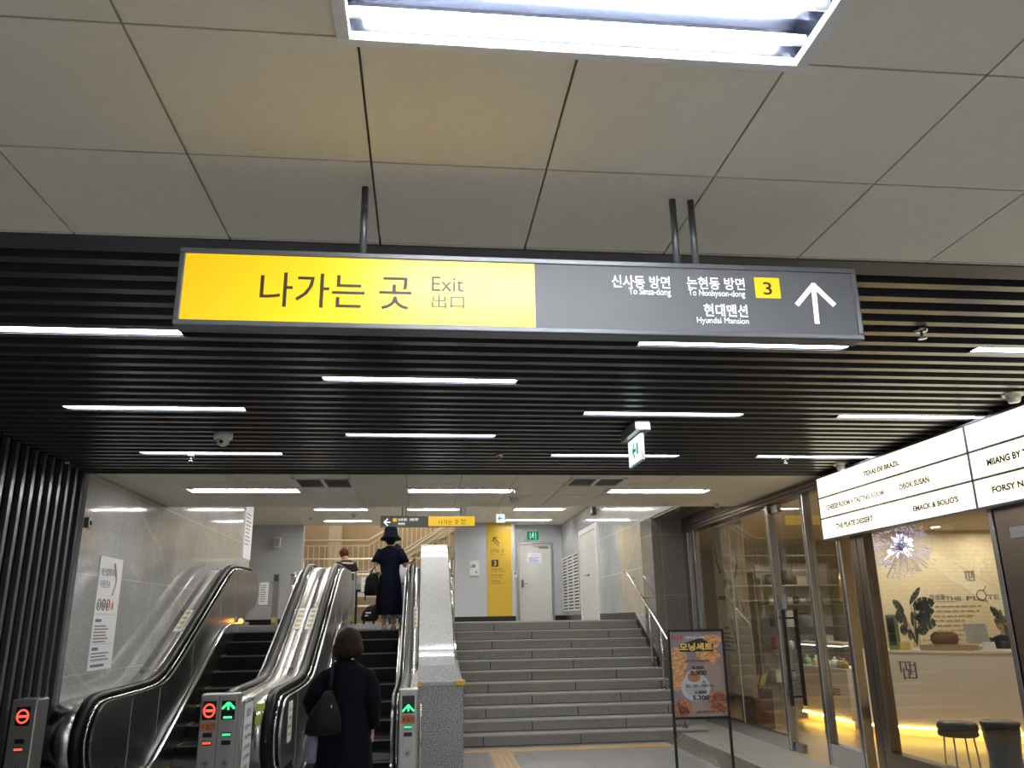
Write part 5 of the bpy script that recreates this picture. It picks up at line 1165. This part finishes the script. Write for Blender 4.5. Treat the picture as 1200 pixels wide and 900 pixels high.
# ================================================================== PEOPLE
class Fig:
    """a standing figure: local frame x = its right, y = the way it faces, z = up from the soles"""
    def __init__(s, label, x, y, z0, ang=0, sc=1.0, group=None):
        s.o = Vector((x, y, z0)); s.a = ang; s.s = sc
        s.t = thing('person', label, 'person', (x, y, z0), group)
    def W(s, p):
        p = Vector(p)*s.s; c, n = math.cos(s.a), math.sin(s.a); return s.o+Vector((p.x*c-p.y*n, p.x*n+p.y*c, p.z))
    def ring(s, c, rx, ry, n=24, tilt=0, fold=0, ph=0):
        return [s.W((c[0]+rx*math.cos(a)*(1+fold*math.sin(9*a+ph)), c[1]+ry*math.sin(a)*(1+fold*math.cos(8*a+ph)), c[2]+tilt*math.sin(a)*ry)) for a in [2*math.pi*k/n for k in range(n)]]
    def loft(s, m, secs, n=24, fold=0): m.smooth(); m.rings([s.ring(q[:3], q[3], q[4], n, q[5] if len(q) > 5 else 0, fold*(q[6] if len(q) > 6 else 0), i*.15) for i, q in enumerate(secs)])
    def tube(s, m, pts, r, n=10): m.smooth(); m.tube([s.W(p) for p in pts], [q*s.s for q in r], n)
    def ell(s, m, c, r, n=16, k=12, fn=None):
        m.smooth(); rs = []
        for i in range(k+1):
            th = min(max(math.pi*i/k, .08), math.pi-.08); rg = []
            for j in range(n):
                a = 2*math.pi*j/n; d = Vector((math.sin(th)*math.cos(a), math.sin(th)*math.sin(a), -math.cos(th))); p = Vector((d.x*r[0], d.y*r[1], d.z*r[2]))
                if fn: p = fn(p, d)
                rg.append(s.W(Vector(c)+p))
            rs.append(rg)
        m.rings(rs)
    def hand(s, m, wr, el, curl=.5, thumb=1, size=1.0):
        wr, el = Vector(wr), Vector(el); d = (wr-el).normalized(); side = d.cross(Vector((thumb, 0, 0))); side = Vector((0, 1, 0)) if side.length < .2 else side.normalized()
        nrm = d.cross(side).normalized()
        if nrm.x*thumb > 0: nrm = -nrm          # palm faces the body
        q = size
        for o in (-.028, -.010, .008, .026): s.tube(m, [wr-d*.01+side*o*.6*q, wr+d*.085*q+side*o*q], [.016*q, .0145*q], 8)
        for k, (o, ln) in enumerate(((-.030, .062), (-.010, .078), (.010, .084), (.030, .074))):
            b = wr+d*.082*q+side*o*q; p1 = b+(d*math.cos(curl*.6)+nrm*math.sin(curl*.6))*ln*.5*q; p2 = p1+(d*math.cos(curl*1.6)+nrm*math.sin(curl*1.6))*ln*.5*q
            s.tube(m, [b, p1, p2], [.0098*q, .009*q, .0072*q], 7)
        b = wr+d*.025*q+side*.03*q; p1 = b+(d*.6+side*.75+nrm*.25).normalized()*.042*q; p2 = p1+(d*.9+side*.25+nrm*.35).normalized()*.034*q
        s.tube(m, [b, p1, p2], [.0125*q, .0105*q, .008*q], 7)
    def body(s, mt, pel, chest, neck, head, armL, armR, legL, legR, nod=0, curlL=.5, curlR=.5):
        m = MB(); pel, chest, neck, head = map(Vector, (pel, chest, neck, head))
        s.loft(m, [(pel.x, pel.y, pel.z-.08, .12, .09), (pel.x, pel.y, pel.z, .155, .105), ((pel.x+chest.x)/2, (pel.y+chest.y)/2, (pel.z+chest.z)/2-.03, .122, .09), (chest.x, chest.y, chest.z-.03, .145, .10), (chest.x, chest.y, chest.z+.08, .15, .09), ((chest.x+neck.x)/2, (chest.y+neck.y)/2, neck.z-.05, .10, .065), (neck.x, neck.y, neck.z, .05, .05)])
        s.tube(m, [neck-Vector((0, 0, .04)), neck+Vector((0, 0, .02)), head+Vector((0, -.02, -.05))], [.055, .048, .05])
        cn, sn = math.cos(nod), math.sin(nod)
        tr = lambda p: Vector((p.x, p.y*cn+p.z*sn, -p.y*sn+p.z*cn))
        def skull(p, d):
            q = p.copy(); f = max(0, -d.z); q.x *= 1-.28*f; q.y = q.y*(1-.12*f)+(.022*f)
            return tr(q)
        s.ell(m, head, (.076, .095, .112), 18, 14, skull)
        H = lambda x, y, z: head+tr(Vector((x, y, z)))
        s.tube(m, [H(0, .092, .012), H(0, .112, -.022), H(0, .100, -.034)], [.009, .014, .012], 8)      # nose
        s.tube(m, [H(-.034, .085, .026), H(0, .092, .028), H(.034, .085, .026)], [.010, .010, .010], 6)  # brow
        s.tube(m, [H(-.022, .088, -.062), H(0, .096, -.060), H(.022, .088, -.062)], [.006, .009, .006], 6)  # lips
        s.ell(m, H(0, .078, -.098), (.025, .02, .018), 8, 6)
        for x in (-1, 1): s.ell(m, H(x*.078, -.005, -.008), (.012, .022, .032), 8, 6)
        for arm, th, cu in ((armL, -1, curlL), (armR, 1, curlR)):
            s.tube(m, arm, [.045, .040, .027], 10); s.ell(m, arm[1], (.042, .042, .042), 10, 8); s.hand(m, arm[2], arm[1], cu, th)
        for lg in (legL, legR):
            s.tube(m, lg[:3], [.085, .055, .036], 12); s.ell(m, lg[1], (.056, .056, .056), 10, 8)
            an = Vector(lg[2]); s.tube(m, [an+Vector((0, -.045, -.045)), an+Vector((0, .06, -.052)), an+Vector((0, .16, -.064))], [.036, .036, .024], 10)
        m.build('body', mt, s.t, remesh=.0075); s.H = H
        return H
    def part(s, name, mt, fn, sub=0): m = MB(); fn(m); return m.build(name, mt, s.t, sub=sub)
def std(h, sw=.17):  # joint presets scaled for a figure of height h
    k = h/1.62
    return dict(pel=(0, 0, .88*k), chest=(0, 0, 1.18*k), neck=(0, -.005, 1.36*k), head=(0, .02, 1.50*k))
# --- woman at the foot of the escalator
A = Fig('person in a long black coat with brown bob, carrying bags, stepping onto the escalator', -.575, 6.8, 0)
aL = [(-.165, 0, 1.275), (-.265, -.03, 1.07), (-.245, .07, .965)]; aR = [(.165, 0, 1.275), (.205, -.03, 1.05), (.205, .03, .86)]
H = A.body('skin_dim', (0, 0, .86), (0, 0, 1.17), (0, -.01, 1.345), (0, .015, 1.488), aL, aR, [(-.085, 0, .82), (-.09, .02, .46), (-.09, -.02, .075)], [(.085, 0, .82), (.09, .05, .46), (.09, .06, .075)], curlL=1.3, curlR=.5)
A.part('coat', 'coat', lambda m: A.loft(m, [(0, 0, .40, .215, .165, 0, 1), (0, 0, .42, .222, .17, 0, 1), (0, 0, .62, .213, .162, 0, .8), (0, 0, .82, .20, .152, 0, .5), (0, 0, 1.0, .182, .138, 0, .2), (0, 0, 1.14, .188, .138), (0, 0, 1.24, .198, .125), (0, -.005, 1.295, .172, .105), (0, -.008, 1.335, .10, .085), (0, -.008, 1.365, .066, .066), (0, -.006, 1.385, .064, .064)], 40, .035))
for nm, arm, r in (('sleeve', aL, (.078, .066, .052)), ('sleeve', aR, (.078, .068, .056))):
    def fn(m, arm=arm, r=r):
        e = Vector(arm[1]); w_ = Vector(arm[2]); A.tube(m, [Vector(arm[0])+Vector((-.06 if arm[0][0] > 0 else .06, 0, .0)), Vector(arm[0])+Vector((-.012 if arm[0][0] > 0 else .012, 0, -.03)), (Vector(arm[0])+e)/2, e, w_+(e-w_)*.08], [r[0]*.55, r[0]*.86, r[0]*.93, r[1], r[2]], 16)
    A.part(nm, 'coat', fn)
def hairA(m):
    def fn(p, d):
        q = p.copy(); f = max(0, -d.z)
        if d.z < 0:
            k = .42*f if f < .75 else .315-(f-.75)*.4
            q.x *= 1+k*1.3; q.y *= 1+k; q.z *= .97
        a_ = math.atan2(d.y, d.x); q *= 1+(.026*math.sin(7*a_+3*d.z)+.016*math.sin(15*a_-5*d.z)+.012*math.sin(29*a_+9*d.z))*(.3+f); return q
    A.ell(m, (0, -.014, 1.492), (.108, .115, .122), 48, 24, fn)
A.part('hair', 'hair', hairA)
for x, y in ((-.09, -.02), (.09, .06)):
    A.part('trouser_leg', 'coat', lambda m, x=x, y=y: A.tube(m, [(x, y*.2, .84), (x, y*.5+.01, .46), (x, y, .10)], [.105, .085, .07], 16))
    A.part('shoe', 'shoe_dark', lambda m, x=x, y=y: A.loft(m, [(x, y+.05, 0, .045, .125), (x, y+.05, .025, .047, .127), (x, y+.035, .06, .04, .10), (x, y-.01, .10, .042, .055)], 18))
A.part('collar', 'paper', lambda m: A.tube(m, [(.03, -.078, 1.375), (.05, -.062, 1.378)], [.006, .006], 6))
t = thing('shoulder_bag', 'slouchy black shoulder bag hanging at the back of the person in the long coat', 'bag', A.W((-.13, -.17, .85)))
m = MB(); A.loft(m, [(-.145, -.20, .845, .10, .045), (-.145, -.205, .865, .135, .062), (-.14, -.21, .95, .13, .068), (-.13, -.205, 1.04, .095, .052), (-.12, -.195, 1.11, .055, .032), (-.115, -.185, 1.16, .028, .02)], 26, .03); m.build('body', 'bag', t)
m = MB(); A.tube(m, [(-.115, -.185, 1.13), (-.105, -.165, 1.24), (-.10, -.11, 1.335), (-.10, 0, 1.352), (-.12, .09, 1.30), (-.20, .12, 1.12), (-.23, -.05, 1.02), (-.18, -.17, .98)], [.014]*8, 10); m.build('strap', 'bag', t)
m = MB(); A.tube(m, [(-.10, -.215, 1.10), (-.085, -.245, 1.04)], [.008, .008], 8); m.build('buckle', 'steel_bright', t)
t = thing('cloth_bag', 'crumpled blue-grey cloth bag held low at the side of the person in the long coat', 'bag', A.W((-.235, .06, .62)))
m = MB(); A.loft(m, [(-.235, .05, .63, .055, .06), (-.235, .05, .66, .075, .085), (-.235, .05, .76, .07, .08), (-.24, .055, .85, .045, .05), (-.243, .06, .90, .02, .025)], 26, .08); m.build('body', 'greybag', t)
m = MB(); A.tube(m, [(-.243, .03, .89), (-.25, .04, .92), (-.25, .075, .925), (-.243, .09, .89)], [.008]*4, 8); m.build('handle', 'greybag', t)
# --- woman in navy dress at the top of the escalator
B = Fig('person in navy dress and bucket hat at the escalator top, hand on the handrail', -.525, 13.44, 1.532)
aL = [(-.165, 0, 1.235), (-.225, -.03, 1.01), (-.205, -.10, .93)]; aR = [(.165, 0, 1.235), (.235, -.01, 1.00), (.345, .13, 1.075)]
B.body('skin', (0, 0, .84), (0, 0, 1.13), (0, -.005, 1.30), (0, .015, 1.425), aL, aR, [(-.08, 0, .80), (-.075, .01, .44), (-.072, -.03, .075)], [(.08, 0, .80), (.075, .01, .44), (.072, .0, .075)], curlL=1.2, curlR=.7)
B.part('dress', 'navy', lambda m: B.loft(m, [(0, 0, .225, .215, .17, 0, 1), (0, 0, .24, .222, .175, 0, 1), (0, 0, .45, .205, .16, 0, 1), (0, 0, .65, .185, .148, 0, .8), (0, 0, .80, .168, .135, 0, .5), (0, 0, .885, .152, .118, 0, .2), (0, 0, .90, .150, .116), (0, 0, 1.05, .165, .122), (0, 0, 1.18, .182, .115), (0, 0, 1.245, .165, .095), (0, -.005, 1.285, .085, .075), (0, -.005, 1.30, .06, .062)], 44, .05))
for arm in (aL, aR):
    B.part('sleeve', 'navy', lambda m, arm=arm: B.tube(m, [Vector(arm[0])*1.0+Vector((-.02 if arm[0][0] > 0 else .02, 0, .0)), Vector(arm[0])*.45+Vector(arm[1])*.55, Vector(arm[0])*.12+Vector(arm[1])*.88], [.066, .074, .084], 16))
B.part('hair', 'hair_black', lambda m: B.ell(m, (0, -.01, 1.425), (.094, .108, .115), 22, 14))
def hatf(m):
    B.loft(m, [(0, -.004, 1.405, .172, .182, -.10), (0, -.004, 1.415, .170, .180, -.10), (0, 0, 1.475, .118, .130, -.05), (0, 0, 1.565, .108, .118), (0, 0, 1.60, .095, .104), (0, 0, 1.612, .05, .06)], 30, .0)
B.part('bucket_hat', 'navy', hatf)
for x, y in ((-.072, -.03), (.072, 0)): B.part('shoe', 'shoe', lambda m, x=x, y=y: B.loft(m, [(x, y+.05, 0, .04, .12), (x, y+.05, .018, .042, .122), (x, y+.07, .04, .036, .085)], 16))
t = thing('backpack', 'black backpack dangling from the arm of the person in the navy dress', 'bag', B.W((-.27, -.12, .50)))
m = MB(); B.loft(m, [(-.275, -.10, .52, .09, .06), (-.28, -.10, .55, .115, .075), (-.275, -.10, .68, .11, .075), (-.265, -.095, .80, .095, .06), (-.255, -.09, .87, .06, .04)], 22, .03); m.build('body', 'bag', t)
m = MB(); B.tube(m, [(-.30, -.10, .85), (-.27, -.09, .93), (-.215, -.08, .985), (-.19, -.08, .93), (-.215, -.09, .85)], [.012]*5, 8); B.tube(m, [(-.36, -.12, .80), (-.375, -.12, .62), (-.37, -.12, .45)], [.010]*3, 8); B.tube(m, [(-.20, -.15, .6), (-.19, -.16, .50), (-.20, -.15, .42)], [.008]*3, 8); m.build('strap', 'bag', t)
# --- man on the landing, head bowed
Cc = Fig('person with short auburn hair in a black T-shirt, head bowed, behind the twin handrails', -1.50, 16.75, L, .45)
aL = [(-.16, .08, 1.17), (-.21, .10, .92), (-.12, .26, .85)]; aR = [(.16, .06, 1.16), (.215, .06, .92), (.14, .24, .88)]
Cc.body('skin', (0, -.03, .86), (0, .03, 1.10), (0, .09, 1.255), (-.02, .175, 1.355), aL, aR, [(-.09, -.03, .82), (-.095, 0, .45), (-.095, -.03, .075)], [(.09, -.03, .82), (.095, 0, .45), (.095, -.03, .075)], nod=.7)
Cc.part('t_shirt', 'tee', lambda m: Cc.loft(m, [(0, -.03, .80, .185, .135), (0, -.02, .95, .175, .13), (0, .03, 1.08, .188, .13), (0, .06, 1.17, .18, .11), (0, .075, 1.215, .12, .085), (0, .08, 1.235, .065, .065)], 26))
for arm in (aL, aR): Cc.part('sleeve', 'tee', lambda m, arm=arm: Cc.tube(m, [Vector(arm[0])+Vector((-.03 if arm[0][0] > 0 else .03, 0, .01)), Vector(arm[0])*.4+Vector(arm[1])*.6], [.07, .068], 14))
Cc.part('hair', 'hair_red', lambda m: Cc.ell(m, (-.02, .165, 1.385), (.094, .108, .10), 22, 14))
for x in (-.095, .095):
    Cc.part('jeans_leg', 'jeans', lambda m, x=x: Cc.tube(m, [(x*.9, -.03, .86), (x, 0, .45), (x, -.03, .09)], [.11, .082, .07], 16))
    Cc.part('shoe', 'shoe_dark', lambda m, x=x: Cc.loft(m, [(x, .03, 0, .045, .13), (x, .03, .03, .047, .132), (x, .0, .09, .045, .07)], 16))
# --- person in white top and jeans ahead of the navy dress
D = Fig('person in a white top and blue jeans just ahead of the one in navy', -.49, 15.75, L)
aL = [(-.16, 0, 1.16), (-.21, -.02, .93), (-.20, .06, .72)]; aR = [(.16, 0, 1.16), (.215, -.02, .93), (.20, .08, .74)]
D.body('skin', (0, 0, .82), (0, 0, 1.08), (0, 0, 1.235), (0, .05, 1.345), aL, aR, [(-.085, 0, .78), (-.09, .02, .43), (-.09, -.02, .075)], [(.085, 0, .78), (.09, .03, .43), (.09, .05, .075)], nod=.3)
D.part('top', 'wtee', lambda m: D.loft(m, [(0, 0, .72, .20, .15), (0, 0, .90, .19, .145), (0, 0, 1.06, .19, .135), (0, 0, 1.15, .18, .11), (0, 0, 1.20, .11, .08), (0, 0, 1.23, .06, .06)], 26))
for arm in (aL, aR): D.part('sleeve', 'wtee', lambda m, arm=arm: D.tube(m, [Vector(arm[0])+Vector((-.03 if arm[0][0] > 0 else .03, 0, 0)), Vector(arm[0])*.2+Vector(arm[1])*.8], [.07, .07], 14))
D.part('hair', 'hair_black', lambda m: D.ell(m, (0, .035, 1.36), (.09, .105, .108), 20, 14))
for x, y in ((-.09, -.02), (.09, .05)):
    D.part('jeans_leg', 'jeans', lambda m, x=x, y=y: D.tube(m, [(x*.9, 0, .84), (x, y*.5+.02, .43), (x, y, .09)], [.115, .09, .08], 16))
    D.part('shoe', 'shoe_dark', lambda m, x=x, y=y: D.loft(m, [(x, y+.06, 0, .045, .13), (x, y+.06, .03, .047, .132), (x, y+.03, .09, .045, .07)], 16))
# --- member of staff behind the white counter
Ee = Fig('person in a dark shirt, cap and apron bending over behind the white counter', 8.0, 10.85, .1, 2.5)
aL = [(-.16, .12, 1.18), (-.24, .16, .97), (-.12, .36, .98)]; aR = [(.16, .12, 1.18), (.24, .16, .97), (.12, .36, .98)]
H = Ee.body('skin', (0, -.04, .90), (0, .05, 1.13), (0, .13, 1.275), (0, .20, 1.385), aL, aR, [(-.09, -.03, .85), (-.095, 0, .46), (-.095, -.03, .075)], [(.09, -.03, .85), (.095, 0, .46), (.095, -.03, .075)], nod=.6)
Ee.part('shirt', 'tee', lambda m: Ee.loft(m, [(0, -.04, .82, .19, .14), (0, -.02, .98, .18, .135), (0, .05, 1.10, .195, .135), (0, .10, 1.19, .185, .115), (0, .115, 1.235, .12, .085), (0, .12, 1.255, .062, .062)], 26))
for arm in (aL, aR): Ee.part('sleeve', 'tee', lambda m, arm=arm: Ee.tube(m, [Vector(arm[0])+Vector((-.03 if arm[0][0] > 0 else .03, 0, .01)), Vector(arm[1]), Vector(arm[1])*.6+Vector(arm[2])*.4], [.068, .058, .052], 14))
Ee.part('apron', 'black', lambda m: Ee.loft(m, [(0, .03, .45, .19, .14), (0, .02, .80, .20, .15), (0, .02, .98, .10, .145), (0, .10, 1.10, .09, .13), (0, .135, 1.18, .07, .11)], 22))
Ee.part('apron_strap', 'lightwood', lambda m: Ee.tube(m, [(-.07, .20, 1.20), (-.09, .10, 1.262), (-.05, .03, 1.26), (0, .01, 1.24)], [.010]*4, 8))
Ee.part('hair', 'hair_black', lambda m: Ee.ell(m, (0, .175, 1.40), (.088, .10, .105), 20, 14))
def capf(m):
    Ee.ell(m, (0, .195, 1.435), (.10, .112, .07), 22, 12); c0_ = Vector((0, .30, 1.415)); m.smooth(); Ee.ell(m, c0_, (.075, .07, .010), 16, 8)
Ee.part('cap', 'capcloth', capf)
for x in (-.033, .033): Ee.part('eye', 'hair_black', lambda m, x=x: Ee.ell(m, H(x, .090, .008)-Vector((0, 0, 0)), (.011, .006, .006), 8, 6))
for x in (-.095, .095):
    Ee.part('trouser_leg', 'tee', lambda m, x=x: Ee.tube(m, [(x*.9, -.03, .88), (x, 0, .46), (x, -.03, .09)], [.11, .082, .07], 16))
    Ee.part('shoe', 'shoe_dark', lambda m, x=x: Ee.loft(m, [(x, .03, 0, .045, .13), (x, .03, .03, .047, .132), (x, .0, .09, .045, .07)], 16))
